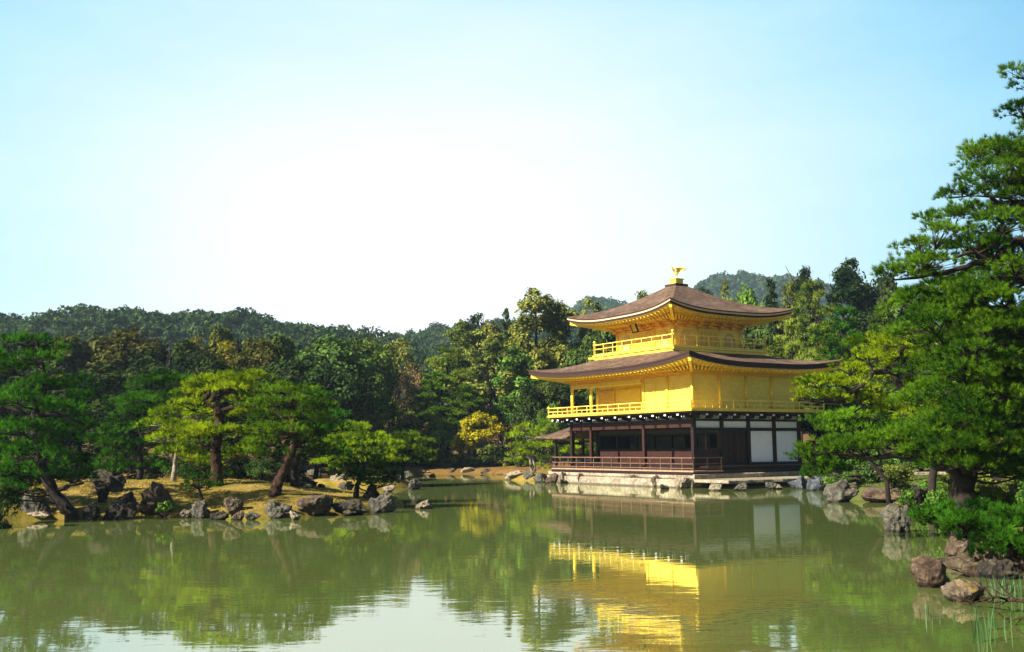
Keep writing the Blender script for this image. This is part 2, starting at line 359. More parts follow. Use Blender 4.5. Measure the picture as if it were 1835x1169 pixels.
def f_ground(t):
    v = coords(t, 'Object'); n = noise(t, v, 0.55, 6, 0.62); n2 = noise(t, v, 5.0, 5, 0.7); n3 = noise(t, v, 0.23, 3)
    s0 = N(t, 'ShaderNodeSeparateXYZ'); t.links.new(v, s0.inputs[0])
    moss = ramp(t, n, [(0.30, (0.070, 0.080, 0.010)), (0.46, (0.17, 0.125, 0.018)), (0.60, (0.28, 0.185, 0.045)), (0.74, (0.12, 0.085, 0.03))])
    moss = mixc(t, maprange(t, n2, 0.52, 0.72, 0, 0.7), moss, (0.13, 0.15, 0.015))
    moss = mixc(t, maprange(t, n2, 0.44, 0.28, 0, 0.75), moss, (0.085, 0.05, 0.025))
    litter = ramp(t, n, [(0.3, (0.045, 0.028, 0.014)), (0.55, (0.12, 0.062, 0.025)), (0.75, (0.085, 0.085, 0.02))])
    moss = mixc(t, maprange(t, s0.outputs['Y'], 76, 84, 0, 0.7, True), moss, (0.13, 0.062, 0.02))
    s = N(t, 'ShaderNodeSeparateXYZ'); t.links.new(v, s.inputs[0])
    green = mixc(t, maprange(t, n2, 0.35, 0.65, 0, 1), (0.03, 0.05, 0.012), (0.10, 0.12, 0.03))
    moss = mixc(t, maprange(t, s.outputs['X'], 5, 8, 0, 0.85, True), moss, green)
    c = mixc(t, maprange(t, s.outputs['Y'], 60, 66, 0, 1, True), moss, mixc(t, maprange(t, s.outputs['X'], -14, -10, 0, 1, True), litter, mixc(t, maprange(t, s.outputs['Y'], 92, 99, 0, 1, True), moss, litter)))
    return pbsdf(t, c, 0.95, 0, bump(t, n2, 0.8, 0.06), 0.1)
ground = link('ground', mesh_np('ground', np.stack([GX.ravel(), GY.ravel(), GZ.ravel()], -1), GF, mat('mossy_ground', f_ground), True))
ground['kind'] = 'structure'
def f_water(t):
    v = coords(t, 'Object', (1, 1, 1))
    n1 = noise(t, coords(t, 'Object', (0.75, 2.0, 1)), 1.0, 3, 0.55, 0.4)
    n2 = noise(t, coords(t, 'Object', (2.6, 7.0, 1)), 1.0, 2, 0.5, 0.2)
    patch = noise(t, coords(t, 'Object', (0.06, 0.11, 1)), 1.0, 3)
    st = maprange(t, patch, 0.38, 0.64, 0.25, 1.0, True)
    h = N(t, 'ShaderNodeMath', operation='MULTIPLY_ADD'); t.links.new(n2, h.inputs[0]); h.inputs[1].default_value = 0.22; t.links.new(n1, h.inputs[2])
    h2 = N(t, 'ShaderNodeMath', operation='MULTIPLY'); t.links.new(h.outputs[0], h2.inputs[0]); t.links.new(st, h2.inputs[1])
    b = N(t, 'ShaderNodeBump'); b.inputs['Strength'].default_value = 0.075; b.inputs['Distance'].default_value = 0.05
    t.links.new(h2.outputs[0], b.inputs['Height'])
    murk = noise(t, coords(t, 'Object', (0.12, 0.05, 1)), 1.0, 4)
    c = ramp(t, murk, [(0.3, (0.100, 0.142, 0.032)), (0.7, (0.138, 0.162, 0.048))])
    d = N(t, 'ShaderNodeBsdfDiffuse'); t.links.new(c, d.inputs['Color'])
    g = N(t, 'ShaderNodeBsdfGlossy'); g.inputs['Roughness'].default_value = 0.02; g.inputs['Color'].default_value = (0.95, 0.97, 0.90, 1)
    t.links.new(b.outputs[0], g.inputs['Normal'])
    fr = N(t, 'ShaderNodeFresnel'); fr.inputs['IOR'].default_value = 1.33
    fac = maprange(t, fr.outputs[0], 0.05, 0.75, 0.46, 0.79)
    m = N(t, 'ShaderNodeMixShader'); t.links.new(fac, m.inputs[0]); t.links.new(d.outputs[0], m.inputs[1]); t.links.new(g.outputs[0], m.inputs[2])
    return m.outputs[0]
wx = np.linspace(-95, 22, 2); wy = np.linspace(2.5, 92, 2)
water = MB().add([(-95, 2.5, 0), (22, 2.5, 0), (22, 92, 0), (-95, 92, 0)], [(0, 1, 2, 3)]).build('pond_water', mat('pond_water', f_water))
water['kind'] = 'structure'

# ------------------------------------------------------------------ far hills, each a slope under forest
def profile(pts, px): return np.interp(px, [p[0] for p in pts], [p[1] for p in pts])
def hill(name, pts, d0, d1, zfoot, label_forest, dk, lt, ncrown, crown_r, leaf, nleaf, seed):
    """ridge line pts are picture points at distance d1; the slope rises from d0"""
    r = np.random.default_rng(seed)
    px = np.linspace(pts[0][0], pts[-1][0], 90); py = profile(pts, px)
    R = [at(a, b, d1) for a, b in zip(px, py)]
    rx = np.array([p.x for p in R]); rz = np.array([p.z for p in R]) - crown_r*1.45
    ts = np.linspace(0, 1.6, 34)
    V = []
    for t in ts:
        y = d0 + (d1-d0)*t
        k = np.sin(np.minimum(t, 1)*math.pi/2)**0.9 if t <= 1 else 1 - 0.35*((t-1)/0.6)**1.6
        z = zfoot + (rz - zfoot)*k
        V.append(np.stack([rx*(0.72+0.28*min(t, 1.2)), np.full_like(rx, y), z], -1))
    V = np.array(V); A = V.reshape(-1, 3).copy()
    A[:, 2] += crown_r*0.5*fbm(A/(crown_r*5), 3, seed)
    V = A.reshape(V.shape)
    n = len(px); ii = np.arange(V.shape[0]*n).reshape(-1, n)
    F = np.stack([ii[:-1,:-1], ii[:-1,1:], ii[1:,1:], ii[1:,:-1]], -1).reshape(-1, 4)
    gm = mat(name + '_soil', lambda t: pbsdf(t, tuple(x*0.6 for x in dk), 0.95))
    o = link(name, mesh_np(name, V.reshape(-1, 3), F, gm, True)); o['kind'] = 'structure'
    # the wood on it
    Q = []; 
    u = r.uniform(0.1, 1.12, ncrown) ** 0.75; w = r.uniform(0, 1, ncrown)
    a = np.clip((u/1.6)*33, 0, 32.99); b = w*(n-1.001)
    ai = a.astype(int); bi = b.astype(int)
    base = V[ai, bi]*(1-(a-ai))[:, None] + V[ai+1, bi]*(a-ai)[:, None]
    for c in base:
        rr = crown_r*r.uniform(0.55, 1.35); tall = r.uniform(0.7, 1.25)
        d = r.normal(size=(nleaf, 3)); d /= np.linalg.norm(d, axis=1)[:, None]; d[:, 2] = np.abs(d[:, 2])*1.0 - 0.25
        lump = 0.75 + 0.35*vnoise(d*2.3 + c[None]*0.37, seed)
        p = c + d*lump[:, None]*np.array([rr, rr, rr*tall])*r.uniform(0.8, 1.08, (nleaf, 1)) + np.array([0, 0, rr*0.55*tall])
        nn = d + r.normal(size=(nleaf, 3))*0.45; nn /= np.linalg.norm(nn, axis=1)[:, None]
        Q.append((p, nn))
    P = np.concatenate([q[0] for q in Q]); NN = np.concatenate([q[1] for q in Q])
    V4, F4 = leaf_quads(P, NN, leaf, r)
    fo = link(name + '_forest', mesh_np(name + '_forest', V4, F4, foliage(name + '_forest', dk, lt, 0.2, 0.5, 1.2/crown_r)))
    fo['kind'] = 'stuff'; fo['label'] = label_forest
    return o
def leaf_quads(P, Nn, size, r, aspect=0.6, jit=0.4):
    k = len(P); s = size*r.uniform(1-jit, 1+jit, k)[:, None]
    a = np.cross(Nn, r.normal(size=(k, 3))); a /= np.linalg.norm(a, axis=1)[:, None] + 1e-9
    b = np.cross(Nn, a)
    V = np.stack([P - a*s*0.5, P + b*s*0.5*aspect, P + a*s*0.5, P - b*s*0.5*aspect], 1).reshape(-1, 3)
    F = np.arange(k*4).reshape(-1, 4); return V, F
HK = (0.012, 0.030, 0.012); HL = (0.070, 0.110, 0.030)
hill('wooded_hill', [(-160, 560), (-60, 566), (10, 567), (60, 577), (88, 585), (120, 575), (160, 566), (250, 567), (330, 570), (400, 572), (445, 566), (490, 578), (540, 591), (600, 598), (660, 606), (720, 616), (800, 640), (900, 660)],
     170, 290, 9, 'dark green forest covering the long low hill at the left skyline', HK, HL, 900, 2.5, 0.95, 130, 11)
hill('distant_hill', [(560, 640), (640, 615), (690, 609), (740, 598), (790, 589), (850, 582), (920, 578), (1000, 585), (1100, 600)],
     300, 430, 14, 'hazy green forest on the hill behind the dip in the treeline', HK, HL, 520, 3.2, 1.3, 100, 12)
hill('far_mountain', [(960, 590), (1000, 570), (1030, 555), (1055, 541), (1075, 538), (1105, 546), (1150, 566), (1200, 575), (1215, 560), (1250, 516), (1275, 503), (1305, 496), (1325, 495), (1350, 500), (1375, 503), (1400, 502), (1430, 510), (1500, 520), (1650, 560)],
     600, 900, 30, 'blue green forest on the far mountain behind the pavilion roof', HK, HL, 1300, 4.6, 2.4, 60, 13)

# ------------------------------------------------------------------ the hazy air
def f_haze():
    m = bpy.data.materials.new('hazy_air'); m.use_nodes = True; t = m.node_tree; t.nodes.clear()
    out = N(t, 'ShaderNodeOutputMaterial'); v = N(t, 'ShaderNodeVolumePrincipled')
    v.inputs['Color'].default_value = (0.62, 0.84, 1.0, 1); v.inputs['Density'].default_value = 0.00023; v.inputs['Anisotropy'].default_value = 0.2
    t.links.new(v.outputs[0], out.inputs['Volume']); return m
hz_o = MB().box(-1250, 1250, -1250, 1250, -1.9, 172).build('haze', f_haze()); hz_o['kind'] = 'stuff'; hz_o['label'] = 'thin bluish haze over the far hills'
# ------------------------------------------------------------------ the pavilion (its own axes: x along the right-hand face, y along the left-hand face)
pav = empty('pavilion', (PAV.x, PAV.y, 0), TH)
tag(pav, 'three storey golden pavilion with bark roofs standing at the edge of the pond', 'pavilion')
def part(name, mb, mats, parent=pav, bevel=0.0): return mb.build(name, mats, parent, None, bevel)
LX, LY = 8.5, 11.6
# ---- ground storey
part('floor', MB().box(0.02, LX, 0.02, LY, 0.98, 1.15), WOOD)
d = MB()
for k in range(9): d.box(-1.0 + k*0.112, -1.0 + k*0.112 + 0.106, -1.0, LY+1.0, 0.82, 0.90 - 0.002*(k % 2))
d.box(0.02, 1.25, -1.0, -0.02, 0.82, 0.895)
part('deck', d, DECK)
s = MB().beam((-0.96, -0.96, 0.74), (-0.96, LY+0.96, 0.74), 0.14, 0.17).beam((-0.03, -0.9, 0.73), (-0.03, LY+0.9, 0.73), 0.12, 0.18)
s.beam((-0.88, -0.93, 0.73), (1.25, -0.93, 0.73), 0.13, 0.17)
for y in np.linspace(-0.8, LY+0.8, 9): s.beam((-0.82, y, 0.70), (0.0, y, 0.70), 0.11, 0.12); s.beam((-0.84, y, 0.3), (-0.84, y, 0.66), 0.16, 0.16, up=(1, 0, 0))
part('deck_frame', s, WOOD)
st = MB().box(0.3, 9.1, -0.62, -0.005, 1.02, 1.125).box(1.3, 9.0, -0.98, -0.63, 0.80, 0.87).box(1.32, 8.95, -0.55, -0.12, 0.45, 1.015).box(1.35, 8.9, -0.9, -0.58, 0.45, 0.795)
part('veranda_step', st, WOOD)
part('step_edge', MB().beam((0.3, -0.632, 1.10), (9.1, -0.632, 1.10), 0.02, 0.04), RAILW)
def railing(segs, ztop, zmid, zbot, zfloor, step, w, mats, every=1, corner=None, double=False):
    m = MB()
    for (a, b) in segs:
        a = Vector((*a, 0)); b = Vector((*b, 0)); L = (b-a).length; n = max(1, round(L/step)); u = (b-a)/L
        m.beam(a - u*0.12 + Vector((0,0,ztop)), b + u*0.12 + Vector((0,0,ztop)), w*1.15, w)
        m.beam(a + Vector((0,0,zmid)), b + Vector((0,0,zmid)), w*0.8, w*0.8)
        if zbot: m.beam(a + Vector((0,0,zbot)), b + Vector((0,0,zbot)), w*0.9, w*0.9)
        for k in range(n+1):
            p = a + u*(L*k/n); tall = (k % every == 0)
            m.beam(p + Vector((0,0,zfloor)), p + Vector((0,0,(ztop if tall else zmid))), w*0.8, w*0.8, up=(1,0,0))
    for c in corner or []:
        m.tube([(c[0], c[1], zfloor), (c[0], c[1], c[2]-0.10), (c[0], c[1], c[2]-0.08), (c[0], c[1], c[2]-0.02), (c[0], c[1], c[2])], [c[3], c[3], c[3]*1.35, c[3]*1.1, 0.015], 10)
    return m
part('deck_railing', railing([((-0.95, -0.95), (-0.95, LY+0.95)), ((-0.95, -0.95), (1.15, -0.95)), ((-0.95, LY+0.95), (0.0, LY+0.95))], 1.60, 1.27, 1.02, 0.9, 0.93, 0.062, RAILW), RAILW)
pil = MB().box(-0.11, 0.11, -0.11, 0.11, 0.55, 4.05).mesh('pillar', WOOD)
pil_r = MB().box(-0.10, 0.10, -0.10, 0.10, 0.9, 4.05).mesh('pillar', WOOD_R)
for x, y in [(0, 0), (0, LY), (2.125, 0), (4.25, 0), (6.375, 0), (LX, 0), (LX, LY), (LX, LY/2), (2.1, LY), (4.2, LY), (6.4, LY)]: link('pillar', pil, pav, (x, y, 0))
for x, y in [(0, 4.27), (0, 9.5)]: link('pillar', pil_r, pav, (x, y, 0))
b = MB().box(-0.07, 0.07, 0.112, LY-0.112, 3.30, 3.64); part('beam', b, WOOD_R)
b = MB().box(-0.09, 0.09, 0.112, LY-0.112, 3.645, 3.77).box(0.112, LX-0.112, -0.075, 0.075, 3.655, 3.775).box(0.112, LX-0.112, -0.085, 0.085, 3.10, 3.275).box(4.36, LX-0.112, -0.085, 0.085, 1.152, 1.285).box(0.112, LX-0.112, LY-0.08, LY+0.08, 3.3, 3.775)
b.box(LX-0.08, LX+0.08, 0.112, LY-0.112, 3.3, 3.775); part('beam', b, WOOD)
for k in range(4):
    x0, x1 = 2.125*k+0.112, 2.125*(k+1)-0.112
    part('plaster_panel', MB().box(x0, x1, 0.0, 0.05, 3.278, 3.652), PLASTER)
    part('plaster_panel', MB().box(x0, x1, 0.01, 0.06, 3.778, 4.045), PLASTER)
for k in (2, 3):
    x0, x1 = 2.125*k+0.13, 2.125*(k+1)-0.13
    part('white_panel', MB().box(x0, x1, 0.0, 0.05, 1.288, 3.096), PLASTER)
ys = [0.0, 1.07, 2.13, 3.2, 4.27, 5.6, 6.9, 8.2, 9.5, 10.55, 11.6]
for k in range(10):
    part('plaster_panel', MB().box(0.0, 0.05, ys[k]+0.13, ys[k+1]-0.13, 3.778, 4.045), PLASTER)
sm_ = MB().box(-0.05, 0.052, -0.125, 0.125, 3.775, 4.05).mesh('strut', WOOD)
for y in ys[1:-1]:
    if y not in (4.27, 9.5): link('strut', sm_, pav, (0, y, 0))
w = MB().box(0.12, 2.02, 0.02, 0.08, 1.155, 1.98); part('wainscot', w, WOOD_R)
w = MB().box(0.12, 2.02, 0.05, 0.10, 1.985, 2.05).box(0.98, 1.06, 0.05, 0.10, 2.055, 3.095); part('window_rail', w, WOOD)
dr = part('door', MB().box(2.24, 3.18, 0.03, 0.09, 1.155, 3.09).box(3.20, 4.13, 0.03, 0.09, 1.155, 3.09), WOOD_R)
m = MB()
for x in (2.30, 2.72, 3.10, 3.28, 3.65, 4.05): m.box(x-0.035, x+0.035, 0.004, 0.028, 1.16, 3.08)
for z in (1.25, 1.9, 2.5, 3.0): m.box(2.25, 4.12, 0.006, 0.026, z-0.03, z+0.03)
part('door_rail', m, WOOD, dr)
# inner wall behind the open veranda
part('wainscot', MB().box(2.1, 2.18, 0.15, LY-0.13, 1.155, 2.04), WOOD_R)
m = MB()
m.box(2.06, 2.2, 0.15, LY-0.13, 2.045, 2.11).box(2.06, 2.2, 0.15, LY-0.13, 2.92, 3.02)
for y in (0.2, 2.13, 4.27, 5.9, 7.6, 9.5, 11.42): m.box(2.04, 2.22, y-0.07, y+0.07, 2.115, 2.915)
part('window_rail', m, WOOD)
for y0, y1 in ((2.3, 3.2), (4.5, 5.7), (6.0, 7.4), (7.8, 9.2)): part('painted_screen', MB().box(3.4, 3.45, y0, y1+0.6, 1.3, 2.9), SCREEN)
part('plaster_panel', MB().box(2.11, 2.17, 0.15, LY-0.13, 3.025, 3.29), mat('drab_plaster', lambda t: pbsdf(t, (0.16, 0.15, 0.11), 0.9)))  # inner strip in a darker, duller tone than the white panels
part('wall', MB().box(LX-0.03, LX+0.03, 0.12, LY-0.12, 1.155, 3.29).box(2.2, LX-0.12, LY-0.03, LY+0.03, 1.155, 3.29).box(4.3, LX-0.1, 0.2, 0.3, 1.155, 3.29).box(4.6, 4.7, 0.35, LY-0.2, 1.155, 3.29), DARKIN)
part('ceiling', MB().box(0.1, LX-0.1, 0.1, LY-0.1, 4.05, 4.09), WOOD)
# bracket arms under the gold balcony
bm_ = MB().box(-0.10, 0.10, -0.30, 0.12, 3.80, 3.92).box(-0.11, 0.11, -0.62, -0.31, 3.86, 3.97).box(-0.11, 0.11, -0.30, 0.1, 3.925, 4.05).box(-0.08, 0.08, -1.0, -0.63, 3.94, 4.045).box(-0.32, 0.32, -0.42, -0.315, 3.98, 4.048)
bm_.box(-0.082, 0.082, -1.03, -1.002, 3.945, 4.035, 1).box(-0.112, -0.06, -0.655, -0.622, 3.87, 3.96, 1).box(0.06, 0.112, -0.655, -0.622, 3.87, 3.96, 1).box(0.322, 0.345, -0.41, -0.325, 3.985, 4.04, 1)
brk = bm_.mesh('bracket', [WOOD, PLASTER])
for x in (0.0, 1.06, 2.125, 3.19, 4.25, 5.31, 6.375, 7.44, 8.5): link('bracket', brk, pav, (x, -0.12 if x in (0, 2.125, 4.25, 6.375, 8.5) else -0.05, 0))
for y in ys + [12.2]:
    o = link('bracket', brk, pav, (-0.12, y, 0)); o.rotation_euler = (0, 0, -math.pi/2)
# ---- middle storey
E2 = 1.138
part('balcony', MB().box(-E2, LX+E2, -E2, LY+E2, 4.175, 4.30).box(-E2-0.05, LX+E2+0.05, -E2-0.05, LY+E2+0.05, 4.235, 4.285), GOLD)
part('balcony_frame', MB().box(-E2+0.10, LX+E2-0.10, -E2+0.10, LY+E2-0.10, 4.095, 4.172), WOOD)
e = E2-0.04
part('balcony_railing', railing([((-e, -e), (-e, LY+e)), ((-e, -e), (LX+e, -e)), ((LX+e, -e), (LX+e, LY+e)), ((-e, LY+e), (LX+e, LY+e))], 4.79, 4.55, 4.335, 4.3, 0.53, 0.052, GOLD_L, 2,
     [(-e, -e, 4.92, 0.05), (-e, LY+e, 4.92, 0.05), (LX+e, -e, 4.92, 0.05)]), GOLD_L)
def lap_wall(m, axis, c, a0, a1, z0, z1, n, out, th=0.012):
    """gold boarding: thin horizontal boards each lapping a little over the one below"""
    h = (z1-z0)/n
    for k in range(n):
        za, zb = z0+h*k, z0+h*(k+1)-0.006
        if axis == 'x': m.box(min(c, c+out*th), max(c, c+out*th), a0, a1, za, zb)
        else: m.box(a0, a1, min(c, c+out*th), max(c, c+out*th), za, zb)
Z20, Z21 = 4.305, 6.30
m = MB().box(0.05, LX-0.05, 0.05, 4.25, Z20, Z21+0.5); lap_wall(m, 'y', 0.05, 0.05, LX-0.05, Z20, Z21, 15, -1); lap_wall(m, 'x', 0.05, 0.06, 4.25, Z20, Z21, 15, -1)
part('wall', m, GOLD)
m = MB().box(2.15, LX-0.05, 4.255, LY-0.05, Z20, Z21+0.5); part('wall', m, GOLD)
p = MB().tube([(0, 0, Z20), (0, 0, Z21+0.3)], 0.105, 12).mesh('pillar', GOLD)
for x, y in [(0.03, 0.03), (2.125, 0.02), (4.25, 0.02), (6.375, 0.02), (8.47, 0.03), (0.02, 2.13), (0.03, 4.27), (0.03, 9.5), (0.03, LY-0.03), (2.12, LY-0.05), (2.12, 4.36)]: link('pillar', p, pav, (x, y, 0))
part('beam', MB().box(-0.08, 0.14, 4.4, LY, 6.02, 6.26), GOLD)
dr = part('shutter', MB().box(2.09, 2.145, 9.75, 11.35, 4.4, 5.95), GOLD_D)
m = MB()
for k in range(16): m.box(2.06, 2.088, 9.78, 11.32, 4.45+k*0.094, 4.49+k*0.094)
for y in (9.72, 11.38): m.box(2.05, 2.087, y-0.03, y+0.03, 4.38, 5.99)
part('slat', m, GOLD, dr)
part('door', MB().box(2.10, 2.146, 4.7, 7.0, 4.36, 5.95).box(2.10, 2.146, 7.06, 9.3, 4.36, 5.95), GOLD)
part('door', MB().box(0.012, 0.036, 2.26, 3.12, 4.36, 5.95).box(0.012, 0.036, 3.16, 4.14, 4.36, 5.95), GOLD)
part('door_post', MB().box(0.0, 0.034, 3.125, 3.155, 4.36, 5.95), GOLD_D)
# ---- roofs
def roof(name, er, ir, zE, lift, zT, bands, soff, pw=3.2, flare=0.22, ns=40, ntt=14, curve=0.5, wall=None):
    """er / ir = eave and top rectangles; bands = (drop, inset, material slot) down the eave edge; soff = (rectangle, z) where the soffit meets the wall"""
    cx, cy = (er[0]+er[1])/2, (er[2]+er[3])/2
    def corners(r): return [Vector((r[0], r[2], 0)), Vector((r[1], r[2], 0)), Vector((r[1], r[3], 0)), Vector((r[0], r[3], 0))]
    ec, ic, wc = corners(er), corners(ir), corners(soff[0])
    top, edge, und = MB(), MB(), MB()
    S = np.linspace(0, 1, ns+1)
    S = 0.5 + 0.5*np.sign(S-0.5)*np.abs((S-0.5)*2)**0.8
    for q in range(4):
        a, b = ec[q], ec[(q+1) % 4]; ia, ib = ic[q], ic[(q+1) % 4]; wa, wb = wc[q], wc[(q+1) % 4]
        def epoint(s, inset=0.0):
            k = abs(2*s-1)**pw; p = a.lerp(b, s); p0 = ia.lerp(ib, s)
            dia = Vector((p.x-cx, p.y-cy, 0)).normalized()
            p = p + dia*(flare*k)
            # inset along both axes so that neighbouring sides still meet at the corner
            sx = 1 if p.x > cx else -1; sy = 1 if p.y > cy else -1
            fx = min(1, abs(p.x-cx)/((er[1]-er[0])/2)); fy = min(1, abs(p.y-cy)/((er[3]-er[2])/2))
            p = Vector((cx + (p.x-cx)*(1-inset/((er[1]-er[0])/2)), cy + (p.y-cy)*(1-inset/((er[3]-er[2])/2)), 0))
            return p, zE + lift*k
        vs = []; 
        for t in np.linspace(0, 1, ntt+1):
            for s in S:
                p, z = epoint(s); i = ia.lerp(ib, s); r = p.lerp(i, t)
                z0 = zE + lift*abs(2*s-1)**pw*(1-t)**2.2
                r.z = z0 + (zT-zE)*((1-curve)*t + curve*t*t) + 0.02*math.sin(math.pi*min(1, t*6))
                vs.append(r)
        n1 = ns+1
        top.add(vs, [(j*n1+i, j*n1+i+1, (j+1)*n1+i+1, (j+1)*n1+i) for j in range(ntt) for i in range(ns)], 0, True)
        zoff = 0; prev_in = 0.0
        for drop, inset, mi in bands:
            vs = []
            if inset != prev_in:      # small step inwards
                for s in S:
                    p, z = epoint(s, prev_in); vs.append(Vector((p.x, p.y, z-zoff)))
                for s in S:
                    p, z = epoint(s, inset); vs.append(Vector((p.x, p.y, z-zoff)))
                edge.add(vs, [(i, n1+i, n1+i+1, i+1) for i in range(ns)], mi, True); vs = []
            for s in S:
                p, z = epoint(s, inset); vs.append(Vector((p.x, p.y, z-zoff)))
            for s in S:
                p, z = epoint(s, inset); vs.append(Vector((p.x, p.y, z-zoff-drop)))
            edge.add(vs, [(i, n1+i, n1+i+1, i+1) for i in range(ns)], mi, True)
            zoff += drop; prev_in = inset
        vs = []
        for t in np.linspace(0, 1, 5):
            for s in S:
                p, z = epoint(s, prev_in); w_ = wa.lerp(wb, s); r = p.lerp(w_, t); r.z = (z-zoff)*(1-t) + soff[1]*t; vs.append(r)
        und.add(vs, [(j*n1+i, (j+1)*n1+i, (j+1)*n1+i+1, j*n1+i+1) for j in range(4) for i in range(ns)], 0, True)
        L = (b-a).length; nr = int(L/0.34)
        for k in range(1, nr):
            s = k/nr; p, z = epoint(s, prev_in+0.10); w_ = wa.lerp(wb, s)
            und.beam(Vector((p.x, p.y, z-zoff-0.05)), Vector((w_.x, w_.y, soff[1]-0.05)), 0.09, 0.085)
            p2 = p.lerp(Vector((w_.x, w_.y, 0)), 0.45)
            zz = (z-zoff)*(0.55) + soff[1]*0.45
            und.beam(Vector((p2.x, p2.y, zz-0.14)), Vector((w_.x, w_.y, soff[1]-0.13)), 0.10, 0.09)
        p, z = epoint(0.0, prev_in+0.05)
        und.beam(Vector((p.x, p.y, z-zoff-0.12)), Vector((wa.x, wa.y, soff[1]-0.16)), 0.17, 0.2)
    o = top.build(name, BARK_ROOF, pav)
    edge.build('eave_edge', [EAVE, FASCIA, GOLD], o)
    und.build('soffit', GOLD, o)
    return o
E3 = 1.069; U3, V3, S3 = 3.03, 1.486, 5.5
bx0, bx1, by0, by1 = V3-E3, V3+S3+E3, U3-E3, U3+S3+E3
roof('lower_roof', (-1.91, LX+1.91, -1.91, LY+1.91), (bx0+0.1, bx1-0.1, by0+0.1, by1-0.1), 6.93, 0.46, 7.86, [(0.10, 0.0, 0), (0.20, 0.03, 0), (0.035, 0.09, 1)], ((-0.15, LX+0.15, -0.15, LY+0.15), 6.68), curve=0.30)
m = MB()
m.box(-0.12, LX+0.12, -0.12, 0.0, 6.32, 6.5).box(-0.12, -0.0, 0.01, LY+0.12, 6.32, 6.5).box(-0.30, LX+0.3, -0.30, -0.121, 6.44, 6.62).box(-0.30, -0.121, -0.12, LY+0.3, 6.44, 6.62)
for x in np.linspace(0, LX, 9): m.box(x-0.09, x+0.09, -0.42, -0.305, 6.40, 6.60)
for y in np.linspace(0, LY, 12): m.box(-0.42, -0.305, y-0.09, y+0.09, 6.40, 6.60)
m.box(0.06, LX-0.06, LY-0.06, LY+0.1, 6.32, 6.6).box(LX-0.02, LX+0.12, 0.06, LY-0.1, 6.32, 6.6)
part('cornice', m, GOLD_D)
# ---- top storey
m = MB().box(bx0, bx1, by0, by1, 7.55, 8.0).box(bx0-0.09, bx1+0.09, by0-0.09, by1+0.09, 8.004, 8.115)
for k in range(5):
    x = bx0 + (bx1-bx0)*(k+0.5)/5; m.box(x-0.28, x+0.28, by0-0.03, by0-0.002, 7.86, 7.99)
    y = by0 + (by1-by0)*(k+0.5)/5; m.box(bx0-0.03, bx0-0.002, y-0.28, y+0.28, 7.86, 7.99)
for x, y in ((bx0, by0), (bx1, by0), (bx0, by1)):
    m.beam((x + (0.1 if x == bx0 else -0.1), y + (0.1 if y == by0 else -0.1), 7.93), (x + (-0.28 if x == bx0 else 0.28), y + (-0.28 if y == by0 else 0.28), 7.95), 0.14, 0.12)
part('balcony', m, GOLD)
e0, e1, f0, f1 = bx0+0.02, bx1-0.02, by0+0.02, by1-0.02
part('balcony_railing', railing([((e0, f0), (e1, f0)), ((e0, f0), (e0, f1)), ((e1, f0), (e1, f1)), ((e0, f1), (e1, f1))], 8.80, 8.52, 8.17, 8.115, 0.95, 0.052, GOLD_L, 1,
     [(e0, f0, 9.06, 0.075), (e1, f0, 9.06, 0.075), (e0, f1, 9.06, 0.075), (e1, f1, 9.06, 0.075)]), GOLD_L)
wx0, wx1, wy0, wy1 = V3, V3+S3, U3, U3+S3
part('wall', MB().box(wx0+0.03, wx1-0.03, wy0+0.03, wy1-0.03, 8.12, 10.0), GOLD)
p = MB().tube([(0, 0, 8.12), (0, 0, 9.75)], 0.10, 12).mesh('pillar', GOLD)
for k in range(4):
    for x, y in ((wx0+S3*k/3, wy0+0.02), (wx0+0.02, wy0+S3*k/3)):
        if not (k == 0 and x == wx0): link('pillar', p, pav, (x, y, 0))
link('pillar', p, pav, (wx1, wy1, 0))
m = MB()
for z0, z1, o_ in ((9.42, 9.56, 0.10), (9.60, 9.74, 0.26), (9.76, 9.90, 0.46)):
    m.box(wx0-o_, wx1+o_, wy0-o_, wy0+0.02, z0, z1).box(wx0-o_, wx0+0.02, wy0+0.021, wy1+o_, z0, z1).box(wx1-0.02, wx1+o_, wy0+0.021, wy1+o_, z0, z1)
for k in range(7):
    a = S3*k/6
    for j, (o_, z) in enumerate(((0.22, 9.50), (0.42, 9.66), (0.64, 9.82))):
        m.box(wx0+a-0.10, wx0+a+0.10, wy0-o_-0.12, wy0-o_+0.04, z-0.06, z+0.10).box(wx0-o_-0.12, wx0-o_+0.04, wy0+a-0.10, wy0+a+0.10, z-0.06, z+0.10)
part('cornice', m, GOLD_D)
def bell(w, h):
    """outline of a bell-shaped temple window"""
    pts = [(-w*0.56, 0), (-w*0.48, h*0.35), (-w*0.46, h*0.62), (-w*0.38, h*0.80), (-w*0.20, h*0.93), (0, h)]
    pts = [tuple(q) for q in smooth_path(pts, 4)]
    return pts + [(-x, z) for x, z in pts[-2::-1]]
